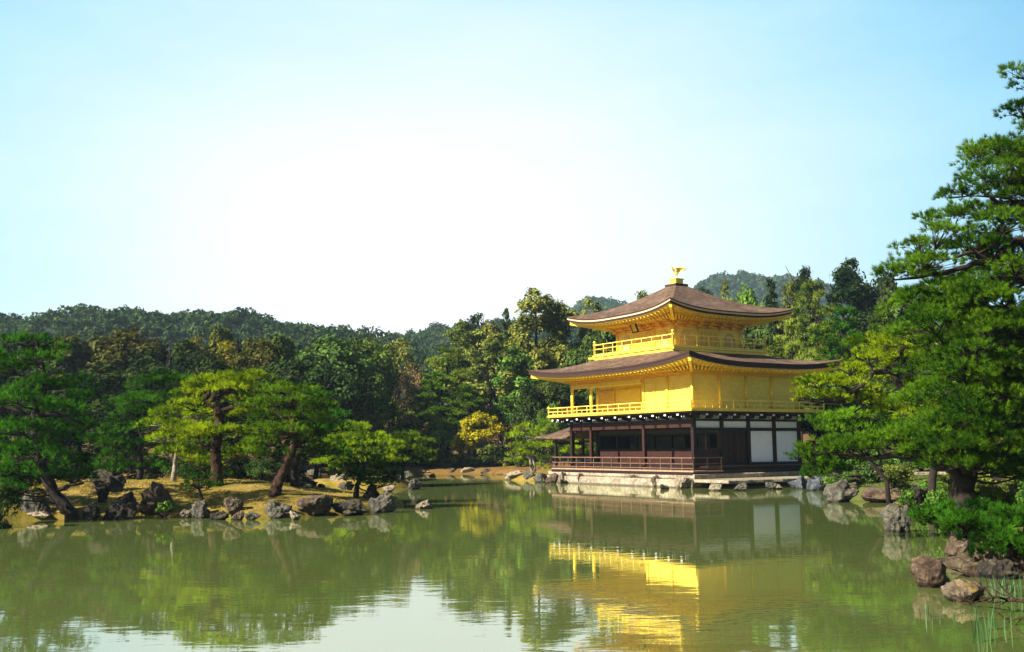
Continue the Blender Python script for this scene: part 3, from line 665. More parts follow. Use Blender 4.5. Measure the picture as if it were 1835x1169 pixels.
def window(face, a, zb, w=0.86, h=0.98):
    out = bell(w, h); inn = [(x*0.80, 0.05 + z*0.88) for x, z in out]; n = len(out)
    def P(u, z, o): return (a+u, wy0+0.03-o, zb+z) if face == 'R' else (wx0+0.03-o, a+u, zb+z)
    f = MB(); vs = [P(x, z, 0.0) for x, z in out] + [P(x, z, 0.075) for x, z in out] + [P(x, z, 0.075) for x, z in inn] + [P(x, z, 0.0) for x, z in inn]
    fs = []
    for r_ in range(3):
        for i in range(n):
            j = (i+1) % n; fs.append((r_*n+i, r_*n+j, (r_+1)*n+j, (r_+1)*n+i))
    f.add(vs, fs, 0)
    o = part('window', f, GOLD_D)
    l = MB().add([P(x, z, 0.012) for x, z in inn], [tuple(range(n))], 0)
    for u in np.linspace(-0.26, 0.26, 5): l.add([P(u-0.015, 0.06, 0.035), P(u+0.015, 0.06, 0.035), P(u+0.015, h*0.80*(1-abs(u)*0.6), 0.035), P(u-0.015, h*0.80*(1-abs(u)*0.6), 0.035)], [(0, 1, 2, 3)], 1)
    for z in np.linspace(0.2, 0.75, 4)*h: l.add([P(-0.3, z-0.012, 0.042), P(0.3, z-0.012, 0.042), P(0.3, z+0.012, 0.042), P(-0.3, z+0.012, 0.042)], [(0, 1, 2, 3)], 1)
    part('lattice', l, [mat('window_paper', lambda t: pbsdf(t, (0.72, 0.60, 0.36), 0.8)), GOLD_D], o)
for k in (0.5, 2.5):
    window('R', wx0+S3*k/3, 8.25); window('L', wy0+S3*k/3, 8.25)
for face in 'RL':
    def B(m, u0, u1, z0, z1, o0, o1, mi=0):
        if face == 'R': m.box(wx0+u0, wx0+u1, wy0+0.03-o1, wy0+0.03-o0, z0, z1, mi)
        else: m.box(wx0+0.03-o1, wx0+0.03-o0, wy0+u0, wy0+u1, z0, z1, mi)
    m = MB(); c = S3/2
    for sgn in (-1, 1): B(m, c+sgn*0.80-0.05, c+sgn*0.80+0.05, 8.13, 9.38, 0, 0.09)
    B(m, c-0.745, c+0.745, 9.28, 9.38, 0, 0.085); B(m, c-0.745, c+0.745, 8.13, 8.22, 0, 0.085)
    o = part('door', m, GOLD)
    m = MB()
    for sgn in (-1, 1):
        a0, a1 = (c-0.74, c-0.01) if sgn < 0 else (c+0.01, c+0.74)
        for u in (a0+0.04, (a0+a1)/2, a1-0.04): B(m, u-0.035, u+0.035, 8.225, 9.275, 0.002, 0.05)
        for z in (8.26, 8.55, 8.68, 9.22): B(m, a0, a1, z-0.03, z+0.03, 0.002, 0.045)
        B(m, a0, a1, 8.225, 9.275, 0.0, 0.02, 1)
    part('door_leaf', m, [GOLD, GOLD_D], o)
ex = 2.18
up = roof('upper_roof', (wx0-ex, wx1+ex, wy0-ex, wy1+ex), (wx0+S3/2-0.35, wx0+S3/2+0.35, wy0+S3/2-0.35, wy0+S3/2+0.35), 10.26, 0.46, 12.52,
     [(0.07, 0.0, 0), (0.10, 0.03, 1), (0.13, 0.07, 0), (0.03, 0.11, 2)], ((wx0-0.46, wx1+0.46, wy0-0.46, wy1+0.46), 9.96), curve=0.42)
cxp, cyp = wx0+S3/2, wy0+S3/2
rb = part('roof_box', MB().box(cxp-0.52, cxp+0.52, cyp-0.52, cyp+0.52, 12.38, 12.56, 0).box(cxp-0.30, cxp+0.30, cyp-0.30, cyp+0.30, 12.565, 12.86, 1).box(cxp-0.35, cxp+0.35, cyp-0.35, cyp+0.35, 12.865, 12.92, 1), [EAVE, GOLD])
# the gilt phoenix: body, neck and head, raised wings, fanned tail, two legs
ph = MB()
def P3(a, b, c): return (cxp + a*0.25 - b*0.97, cyp + a*0.97 + b*0.25, 12.92 + c)   # a = forward (to the left in view), b = side
ph.tube([P3(0.0, 0.09, 0), P3(0.02, 0.08, 0.28)], 0.02, 6).tube([P3(0.0, -0.09, 0), P3(0.02, -0.08, 0.28)], 0.02, 6)
ph.tube([P3(-0.30, 0, 0.40), P3(-0.18, 0, 0.38), P3(0.0, 0, 0.37), P3(0.15, 0, 0.45), P3(0.24, 0, 0.60), P3(0.30, 0, 0.74), P3(0.38, 0, 0.78), P3(0.48, 0, 0.74)], [0.03, 0.09, 0.13, 0.10, 0.055, 0.05, 0.05, 0.008], 10)
for k in range(3): ph.tube([P3(0.32, 0, 0.80), P3(0.28-0.05*k, 0, 0.90+0.02*k)], [0.018, 0.006], 5)
for sgn in (-1, 1):
    for k in range(6):
        b0 = P3(0.10-0.05*k, sgn*0.08, 0.46); tip = P3(0.02-0.10*k, sgn*(0.42+0.03*k), 1.02-0.09*k)
        mid = tuple((x+y)/2 + (0.03 if i == 2 else 0) for i, (x, y) in enumerate(zip(b0, tip)))
        ph.tube([b0, mid, tip], [0.03, 0.035, 0.008], 6)
for k in range(7):
    b_ = (k-3)*0.075
    ph.tube([P3(-0.26, b_*0.2, 0.42), P3(-0.45, b_*0.9, 0.62+0.03*(3-abs(k-3))), P3(-0.66, b_*2.0, 0.66-0.03*abs(k-3))], [0.03, 0.03, 0.008], 6)
part('phoenix_finial', ph, GOLD_L)
# name board hung under the eave of the left-hand face
nb = MB(); q = Matrix.Translation((wx0-0.98, wy0+S3/2-0.15, 9.62)) @ Matrix.Rotation(math.radians(-24), 4, 'Y')
def NB(x0, x1, y0, y1, z0, z1, mi):
    c = MB().box(x0, x1, y0, y1, z0, z1); nb.add([q @ Vector(v) for v in c.v], c.f, mi)
NB(-0.03, 0.03, -0.20, 0.20, -0.33, 0.33, 1)
for y in (-0.235, 0.235): NB(-0.05, 0.05, y-0.032, y+0.032, -0.40, 0.40, 0)
for z in (-0.37, 0.37): NB(-0.05, 0.05, -0.20, 0.20, z-0.03, z+0.03, 0)
part('name_board', nb, [WOOD_R, GOLD])
# ---- fishing porch on the left end
sp = roof  # (shares the roof builder's look, but plain)
m = MB(); py0, py1, px0, px1 = LY+0.12, 15.3, -0.5, 2.9; ry1 = 12.95; zr, ze = 3.72, 2.86; cxr = (px0+px1)/2
nn = 8
for side in (0, 1):
    xe = px0 if side == 0 else px1; vs = []
    for t in np.linspace(0, 1, nn+1):
        for s_ in np.linspace(0, 1, nn+1):
            ye = py0 + (py1-py0)*s_; yr = py0 + (ry1-py0)*s_
            vs.append((xe + (cxr-xe)*t, ye + (yr-ye)*t, ze + (zr-ze)*(0.7*t+0.3*t*t) + 0.10*s_**3*(1-t)**2))
    fs = [(j*(nn+1)+i, j*(nn+1)+i+1, (j+1)*(nn+1)+i+1, (j+1)*(nn+1)+i) for j in range(nn) for i in range(nn)]
    m.add(vs, fs if side else [f[::-1] for f in fs], 0, True)
vs = []
for t in np.linspace(0, 1, nn+1):
    for s_ in np.linspace(0, 1, nn+1):
        xe = px0 + (px1-px0)*s_; vs.append((xe + (cxr-xe)*t, py1 + (ry1-py1)*t, ze + (zr-ze)*(0.7*t+0.3*t*t) + 0.10*(1-t)**2*(1 if s_ in (0, 1) else abs(2*s_-1)**3)))
m.add(vs, [(j*(nn+1)+i+1, j*(nn+1)+i, (j+1)*(nn+1)+i, (j+1)*(nn+1)+i+1) for j in range(nn) for i in range(nn)], 0, True)
po = part('porch_roof', m, BARK_ROOF)
po.modifiers.new('thick', 'SOLIDIFY').thickness = 0.12; po.modifiers['thick'].offset = -1
part('porch_gable', MB().box(cxr-0.75, cxr+0.75, LY+0.13, 12.7, 3.735, 3.80), PLASTER)
pp = MB().box(-0.08, 0.08, -0.08, 0.08, 0.1, 2.83).mesh('pillar', WOOD)
for x in (0.05, 2.3):
    for y in (13.55,): link('pillar', pp, pav, (x, y, 0))
m = MB().box(-0.2, 2.5, LY+1.02, 14.0, 0.82, 0.93).beam((0.05, 11.7, 2.62), (0.05, 13.9, 2.62), 0.12, 0.16).beam((2.3, 11.7, 2.62), (2.3, 13.9, 2.62), 0.12, 0.16).beam((0.05, 13.55, 2.5), (2.3, 13.55, 2.5), 0.1, 0.14)
m.beam((2.3, 11.7, 1.6), (2.3, 13.5, 1.6), 0.07, 0.09).beam((0.15, 13.55, 1.6), (2.2, 13.55, 1.6), 0.07, 0.09).beam((2.3, 11.7, 1.25), (2.3, 13.5, 1.25), 0.06, 0.06)
part('porch_frame', m, WOOD)
# ---- stone base
fd = MB().box(-1.85, 10.2, -1.75, 13.3, -0.7, 0.44)
fd.box(-1.02, 10.0, -1.05, 13.0, 0.445, 0.72)
fo = fd.build('stone_foundation', TERRACE, None, None, 0.05); fo.location = (PAV.x, PAV.y, 0); fo.rotation_euler = (0, 0, TH)
tag(fo, 'sunlit pale stone plinth under the deck of the golden pavilion', 'foundation')
def slab(name, x0, x1, y0, y1, z0, z1, label, mt):
    xs_ = np.linspace(x0, x1, 14); top = [(x, y0 + 0.09*math.sin(x*2.1) + 0.05*math.sin(x*5.3), 0) for x in xs_] + [(x, y1, 0) for x in xs_[::-1]]
    n = len(top); o = MB().add([(a, b, z1) for a, b, c in top] + [(a, b, z0) for a, b, c in top], [tuple(range(n)), tuple(range(2*n-1, n-1, -1))] + [(i, n+i, n+(i+1) % n, (i+1) % n) for i in range(n)]).build(name, mt, None, None, 0.03)
    o.location = (PAV.x, PAV.y, 0); o.rotation_euler = (0, 0, TH); return tag(o, label, 'stone slab')
slab('landing_slab', -1.65, 6.8, -4.3, -1.57, 0.30, 0.47, 'flat pale landing slab in front of the pavilion veranda, half in shade', TERRACE)
slab('footing_slab', -0.6, 5.2, -4.05, -2.2, -0.3, 0.10, 'low stone ledge at water level under the landing slab', ROCK_PALE)
# ------------------------------------------------------------------ leaves, needles, trees
def unit(a): return a / (np.linalg.norm(a, axis=-1, keepdims=True) + 1e-9)
PINE_Y = foliage('pine_needles_bright', (0.0461, 0.1037, 0.0032), (0.4082, 0.5197, 0.0124), 0.40, 0.45, 0.9)
PINE_G = foliage('pine_needles_green', (0.0158, 0.0553, 0.0037), (0.1785, 0.3401, 0.0124), 0.35, 0.45, 0.9)
PINE_M = foliage('pine_needles_mid', (0.014, 0.056, 0.006), (0.130, 0.255, 0.010), 0.35, 0.45, 0.9)
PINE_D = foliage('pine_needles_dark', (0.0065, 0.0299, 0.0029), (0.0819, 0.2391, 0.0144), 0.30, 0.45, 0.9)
PINE_O = foliage('pine_needles_olive', (0.0476, 0.0873, 0.0113), (0.3214, 0.3773, 0.0468), 0.30, 0.45, 0.6)
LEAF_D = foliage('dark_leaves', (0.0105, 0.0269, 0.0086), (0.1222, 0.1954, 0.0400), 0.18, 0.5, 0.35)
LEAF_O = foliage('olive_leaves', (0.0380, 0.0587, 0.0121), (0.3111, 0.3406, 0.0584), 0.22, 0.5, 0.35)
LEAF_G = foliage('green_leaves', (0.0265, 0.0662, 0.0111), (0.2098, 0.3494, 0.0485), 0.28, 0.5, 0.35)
LEAF_K = foliage('blackish_leaves', (0.0047, 0.0133, 0.0047), (0.0506, 0.0810, 0.0189), 0.15, 0.5, 0.35)  # blackish colour also holds the deep shade of the left wood
LEAF_YL = foliage('yellow_leaves', (0.17, 0.16, 0.010), (0.52, 0.41, 0.018), 0.3, 0.6, 0.8)
LEAF_YG = foliage('yellow_green_leaves', (0.06, 0.065, 0.008), (0.30, 0.27, 0.02), 0.25, 0.5, 0.4)
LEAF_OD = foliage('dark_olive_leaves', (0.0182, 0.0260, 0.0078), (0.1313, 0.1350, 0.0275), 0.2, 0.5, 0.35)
LEAF_BR = foliage('brown_leaves', (0.0619, 0.0372, 0.0184), (0.2541, 0.1573, 0.0726), 0.2, 0.6, 0.6)
LEAF_RD = foliage('russet_leaves', (0.0825, 0.0289, 0.0119), (0.3146, 0.1392, 0.0581), 0.2, 0.6, 0.8)
CONIF = foliage('conifer_leaves', (0.0143, 0.0430, 0.0144), (0.1266, 0.2152, 0.0528), 0.2, 0.5, 0.4)
def needles(P, Nn, K, L, w, r, spread=0.55):
    k = len(P); w = w*1.35; D = unit(np.repeat(Nn, K, 0) + r.normal(size=(k*K, 3))*spread)
    B = np.repeat(P, K, 0) + r.normal(size=(k*K, 3))*L*0.10
    S = unit(np.cross(D, r.normal(size=D.shape)))*w*0.5
    Ls = L*r.uniform(0.65, 1.15, (k*K, 1))
    V = np.stack([B-S, B+S, B+D*Ls], 1).reshape(-1, 3)
    return V, np.arange(k*K*3).reshape(-1, 3)
def pad_tufts(c, rx, rd, h, r, dens, blob=0.34):
    """a cloud-like layer of pine foliage: small domes gathered over a flat disc, tufts on their upper sides"""
    nb = max(5, int(math.pi*rx*rd/(blob*blob*1.05)))
    a = r.uniform(0, 2*math.pi, nb); q = np.sqrt(r.uniform(0, 1, nb))*r.uniform(0.75, 1.12, nb)
    bc = np.stack([c[0] + np.cos(a)*q*rx, c[1] + np.sin(a)*q*rd, c[2] + h*(1-np.clip(q, 0, 1)**2)*r.uniform(0.5, 1.1, nb) - 0.15*h*q + r.normal(size=nb)*0.10*h], -1)
    P, Q = [], []
    for b, qq, aa in zip(bc, q, a):
        br = blob*r.uniform(0.6, 1.15); n = max(3, int(dens*br*br*10))
        d = unit(r.normal(size=(n, 3))); d[:, 2] = np.abs(d[:, 2])*1.0 - 0.22; d = unit(d)
        P.append(b + d*br*np.array([1, 1, 0.55])*r.uniform(0.55, 1.0, (n, 1)))
        out = np.array([math.cos(aa)*qq, math.sin(aa)*qq, 0])
        Q.append(unit(d*0.8 + np.array([0, 0, 0.55]) + out*0.35))
    return np.concatenate(P), np.concatenate(Q), bc
def fill(pads, n, seed, x0, x1, y0, y1, d0, d1, rx, ry):
    """extra boughs behind the ones that show"""
    r = np.random.default_rng(seed); return list(pads) + [(r.uniform(x0, x1), r.uniform(y0, y1), rx*r.uniform(0.8, 1.2), ry*r.uniform(0.8, 1.2), r.uniform(d0, d1)) for _ in range(n)]
def pine(name, label, Y, trunks, pads, limbs=(), leafm=PINE_G, barkm=BARK, dens=9, K=14, L=0.15, w=0.014, blob=0.34, seed=1, cat='pine tree', group=None, deep=1.0, hfac=0.8, rfac=1.0):
    """trunks / limbs: lists of (px, py, radius m, depth offset); pads: (px, py, half-width px, half-height px, depth offset)"""
    r = np.random.default_rng(seed); s = PXM(Y)
    def W(px, py, dd=0.0): return np.array(at(px, py, Y+dd))
    root = W(trunks[0][0][0], trunks[0][0][1], trunks[0][0][3] if len(trunks[0][0]) > 3 else 0)
    root[2] = max(gz(root[0], root[1]), -0.1)
    o = empty(name, tuple(root)); tag(o, label, cat, group)
    bark = MB(); stem = []
    for ti, tl in enumerate(trunks):
        pts = [tuple(W(q[0], q[1], q[3] if len(q) > 3 else 0)) + (q[2],) for q in tl]
        sm = smooth_path(pts, 5)
        sm = [np.array(list(p[:3] + 0.12*p[3]*r.normal(size=3)) + [p[3]]) for p in sm]
        if ti == 0: sm[0][:3] = root + np.array([0, 0, -0.15]); sm[0][3] *= 1.25
        bark.tube([p[:3] - root for p in sm], [max(0.012, p[3]*0.74) for p in sm], 10); stem += sm
    to = bark.build('trunk', barkm, o)
    br = MB()
    for tl in limbs:
        pts = [tuple(W(q[0], q[1], q[3] if len(q) > 3 else 0)) + (q[2],) for q in tl]
        n0 = min(stem, key=lambda z: np.linalg.norm(z[:3]-np.array(pts[0][:3]))); pts[0] = tuple(n0[:3]) + (tl[0][2],); sm = smooth_path(pts, 4)
        sm = [np.array(list(p[:3] + 0.25*p[3]*r.normal(size=3)) + [p[3]]) for p in sm]
        br.tube([p[:3] - root for p in sm], [max(0.01, p[3]) for p in sm], 8); stem += sm
    P, Q = [], []
    for pd in pads:
        dd = pd[4] if len(pd) > 4 else 0.0
        c = W(pd[0], pd[1], dd); rx = pd[2]*s*1.06*rfac; h = pd[3]*s*hfac*1.25; rd = rx*r.uniform(0.75, 1.05)*deep
        c[2] -= h*0.35
        p, q, bc = pad_tufts(c, rx, rd, h*1.25, r, dens, blob)
        P.append(p); Q.append(q)
        cand = sorted(stem, key=lambda z: np.linalg.norm(z[:3]-c) + 2.0*max(0, z[2]-c[2]+0.05))[0]
        a0 = cand[:3]; a3 = c; m = (a0*0.55 + a3*0.45) + np.array([0, 0, -0.10*np.linalg.norm(a3-a0)]) + r.normal(size=3)*0.08*np.linalg.norm(a3-a0)
        rad = min(cand[3]*0.55, 0.02 + 0.02*rx)
        path = smooth_path([tuple(a0), tuple(m), tuple(a3)], 4)
        br.tube([x - root for x in path], np.linspace(rad, rad*0.45, len(path)), 6)
        for b in bc[::max(1, len(bc)//9)]:
            k = path[len(path)*2//3]
            br.tube([k - root, (k*0.4 + b*0.6) - root + r.normal(size=3)*0.04, b - root], [rad*0.5, rad*0.35, 0.006], 5)
    br.build('branch', barkm, o)
    P = np.concatenate(P) - root; Q = np.concatenate(Q)
    V, F = needles(P, Q, K, L, w, r, 0.42)
    link('crown', mesh_np('crown', V, F, leafm), o)
    return o
# ---- tree kinds for the wood behind, built once at about 12 m and copied
def blob_crown(blobs, n, leaf, r, up=0.35, shell=(0.68, 1.05), aspect=0.6):
    V, F, b0 = [], [], 0; tot = sum(b[3]**2 for b in blobs)
    cen = np.mean([b[:3] for b in blobs], 0)
    P, Q = [], []
    for b in blobs:
        c = np.array(b[:3]); k = max(20, int(n*b[3]**2/tot)); sq = b[4] if len(b) > 4 else 0.85
        d = unit(r.normal(size=(k, 3)) + 0.45*unit(c-cen) + np.array([0, 0, up]))
        lump = 0.8 + 0.3*vnoise(d*3 + c*1.7, 5)
        P.append(c + d*b[3]*(lump*r.uniform(shell[0], shell[1], k))[:, None]*np.array([1, 1, sq]))
        Q.append(unit(d*0.8 + r.normal(size=(k, 3))*0.5 + np.array([0, 0, 0.25])))
    return leaf_quads(np.concatenate(P), np.concatenate(Q), leaf, r, aspect)
def limb_tree(mb, H, R, r, n=7, rad=0.28, lean=0.3):
    tx, ty = r.normal(size=2)*lean
    pts = [(0, 0, -0.3), (tx*0.3, ty*0.3, H*0.25), (tx*0.8, ty*0.8, H*0.5), (tx, ty, H*0.85)]
    mb.tube(smooth_path(pts, 3), np.linspace(rad, rad*0.2, 10), 8)
    for k in range(n):
        a = r.uniform(0, 6.28); z0 = H*r.uniform(0.25, 0.65); f = z0/H
        b = (tx*f, ty*f, z0); e_ = (math.cos(a)*R*0.8, math.sin(a)*R*0.8, z0 + H*r.uniform(0.12, 0.3))
        m = tuple((x+y)/2 + r.normal()*0.25 for x, y in zip(b, e_)); mb.tube([b, m, e_], [rad*0.45, rad*0.28, 0.03], 6)
KIND = {}; HREF = {}; WREF = {}
def kind(key, trunk_mb, crown, cm, bm):
    V = np.asarray(crown[0]); HREF[key] = float(np.percentile(V[:, 2], 99.7)); WREF[key] = float(np.percentile(np.hypot(V[:, 0], V[:, 1]), 96))*2
    KIND[key] = (trunk_mb.mesh('trunk', bm), mesh_np('crown', crown[0], crown[1], cm) if crown else None)
def broad(key, seed, H, R, nb, n, leaf, cm, narrow=1.0, shell=(0.68, 1.05), base=0.18):
    r = np.random.default_rng(seed); bl = []
    for k in range(nb):
        d = unit(r.normal(size=3)); q = r.uniform(0.45, 0.80)
        z = H*(base + (1-base)*0.5) + d[2]*q*H*(1-base)*0.50
        wz = 1 - 0.35*max(0, (z/H-0.55)/0.45)
        bl.append((d[0]*q*R*wz, d[1]*q*R*wz, z, R*r.uniform(0.24, 0.42)*narrow))
    t = MB(); limb_tree(t, H, R, r)
    kind(key, t, blob_crown(bl, n, leaf, r, shell=shell), cm, BARK_DK)
broad('round_a', 21, 12, 4.6, 30, 9500, 0.40, LEAF_D)
broad('round_b', 22, 12, 4.2, 34, 9500, 0.38, LEAF_D)
broad('round_c', 23, 12, 5.2, 36, 10000, 0.40, LEAF_D, 0.9)
broad('tall_a', 24, 17, 4.2, 46, 12000, 0.36, LEAF_O, 0.85, (0.5, 1.15))
broad('tall_b', 25, 17, 3.8, 46, 12000, 0.36, LEAF_O, 0.85, (0.5, 1.2), 0.12)
broad('low_a', 26, 6, 3.6, 26, 6500, 0.26, LEAF_D, 0.95, (0.6, 1.05), 0.05)
broad('low_b', 27, 6, 4.2, 30, 6500, 0.27, LEAF_G, 0.85, (0.6, 1.1), 0.03)
broad('open_a', 28, 16, 4.0, 40, 5200, 0.34, LEAF_O, 0.75, (0.4, 1.25))
def conifer(key, seed, H, R, n, leaf):
    r = np.random.default_rng(seed); P, Q = [], []; t = MB(); t.tube([(0, 0, -0.3), (0, 0, H*0.95)], [0.25, 0.03], 8)
    for k in range(110):
        f = r.uniform(0.08, 1.0); L_ = R*(1-f)**0.75*r.uniform(0.7, 1.15) + 0.25; a = r.uniform(0, 6.28); z = H*(0.06 + 0.94*f)
        m = max(8, int(n*L_/(110*R*0.55))); u = np.sqrt(r.uniform(0, 1, m))
        p = np.stack([np.cos(a)*u*L_, np.sin(a)*u*L_, z - 0.25*L_*u*u + 0.1*L_], -1) + r.normal(size=(m, 3))*np.array([0.28, 0.28, 0.16])*(0.4 + 0.25*L_)
        P.append(p); Q.append(unit(np.array([np.cos(a)*0.6, np.sin(a)*0.6, 0.7]) + r.normal(size=(m, 3))*0.5))
        if k % 5 == 0: t.tube([(0, 0, z), (math.cos(a)*L_*0.8, math.sin(a)*L_*0.8, z)], [0.05, 0.015], 5)
    kind(key, t, leaf_quads(np.concatenate(P), np.concatenate(Q), leaf, r, 0.45), CONIF, BARK_DK)
conifer('conifer_a', 31, 12, 2.6, 8500, 0.36); conifer('conifer_b', 32, 12, 2.0, 7500, 0.34)
def redpine(key, seed, H, R, npad, cm, z0=0.35):
    r = np.random.default_rng(seed); t = MB()
    pts = [(0, 0, -0.3)] + [(r.normal()*0.35, r.normal()*0.35, H*f) for f in (0.25, 0.5, 0.75, 0.95)]; sm = smooth_path(pts, 4)
    t.tube(sm, np.linspace(0.24, 0.05, len(sm)), 8); P, Q = [], []
    for k in range(npad):
        f = z0 + (1-z0)*(k+0.6)/npad; a = k*2.4 + r.uniform(-0.5, 0.5); rr = R*(1.12-f)**0.7*r.uniform(0.45, 0.8) if k < npad-1 else 0.2
        b = sm[min(len(sm)-1, int(f*len(sm)))]; c = np.array([b[0] + math.cos(a)*rr, b[1] + math.sin(a)*rr, H*f + r.normal()*0.15])
        rad = R*(1.15-f)**0.6*r.uniform(0.34, 0.5)
        p, q, bc = pad_tufts(c, rad, rad, 0.6, r, 4.5, 0.5); P.append(p); Q.append(q)
        t.tube([b - np.array([0, 0, 0.3]), c - np.array([0, 0, 0.1])], [0.07, 0.03], 5)
    V, F = needles(np.concatenate(P), np.concatenate(Q), 8, 0.36, 0.075, r, 0.6)
    kind(key, t, (V, F), cm, BARK)
redpine('layer_a', 41, 12, 4.2, 22, PINE_G); redpine('layer_b', 42, 12, 3.6, 20, PINE_O); redpine('layer_c', 43, 12, 4.8, 24, PINE_O, 0.25)
redpine('layer_d', 44, 6, 3.2, 12, PINE_G, 0.3)
def bare(key, seed, H, R, cm, nleaf):
    r = np.random.default_rng(seed); t = MB(); tips = []
    def grow(p, d, L_, rad, lev):
        q = p + d*L_; m = (p+q)/2 + r.normal(size=3)*0.06*L_; t.tube([p, m, q], [rad, rad*0.8, rad*0.6], 5 if lev else 7)
        tips.append(q); tips.append(m)
        if lev < 5:
            for _ in range(3 if lev < 3 else 2): grow(q, unit(d + r.normal(size=3)*0.55 + np.array([0, 0, 0.1])), L_*r.uniform(0.62, 0.82), rad*0.58, lev+1)
    for _ in range(3): grow(np.zeros(3), unit(np.array([r.normal()*0.35, r.normal()*0.35, 1])), H*0.28, 0.10, 0)
    T = np.array(tips); P = T[r.integers(0, len(T), nleaf)] + r.normal(size=(nleaf, 3))*0.22
    kind(key, t, leaf_quads(P, unit(r.normal(size=(nleaf, 3))), 0.17, r), cm, BARK_GY)
bare('twiggy_a', 51, 6, 3, LEAF_BR, 2600); bare('twiggy_b', 52, 4, 2.4, LEAF_RD, 2200)
MATS = {'D': LEAF_D, 'O': LEAF_O, 'G': LEAF_G, 'K': LEAF_K, 'Y': LEAF_YG, 'OD': LEAF_OD, 'PO': PINE_O, 'PG': PINE_G, 'PD': PINE_D, 'C': CONIF, 'BR': LEAF_BR, 'RD': LEAF_RD, 'PY': PINE_Y}
def tree(kindkey, px, ytop, Y, wpx, label, cm=None, name='tree', cat='tree', group='trees of the wood behind the pond', ybase=None):
    top = at(px, ytop, Y); x = top.x; zb = gz(x, Y) if ybase is None else at(px, ybase, Y).z
    H = max(1.0, top.z - zb); sz = H/HREF[kindkey]; sw = wpx*PXM(Y)/WREF[kindkey]*(1.3 if kindkey[:5] in ('round', 'tall_', 'open_', 'layer') else 1.15)
    tm, cmh = KIND[kindkey]; o = empty(name, (x, Y, zb), random.uniform(0, 6.28)); o.scale = (sw, sw, sz)
    tag(o, label, cat, group)
    link('trunk', tm, o)
    c = link('crown', cmh, o)
    if cm: c.material_slots[0].link = 'OBJECT'; c.material_slots[0].material = MATS[cm]
    return o
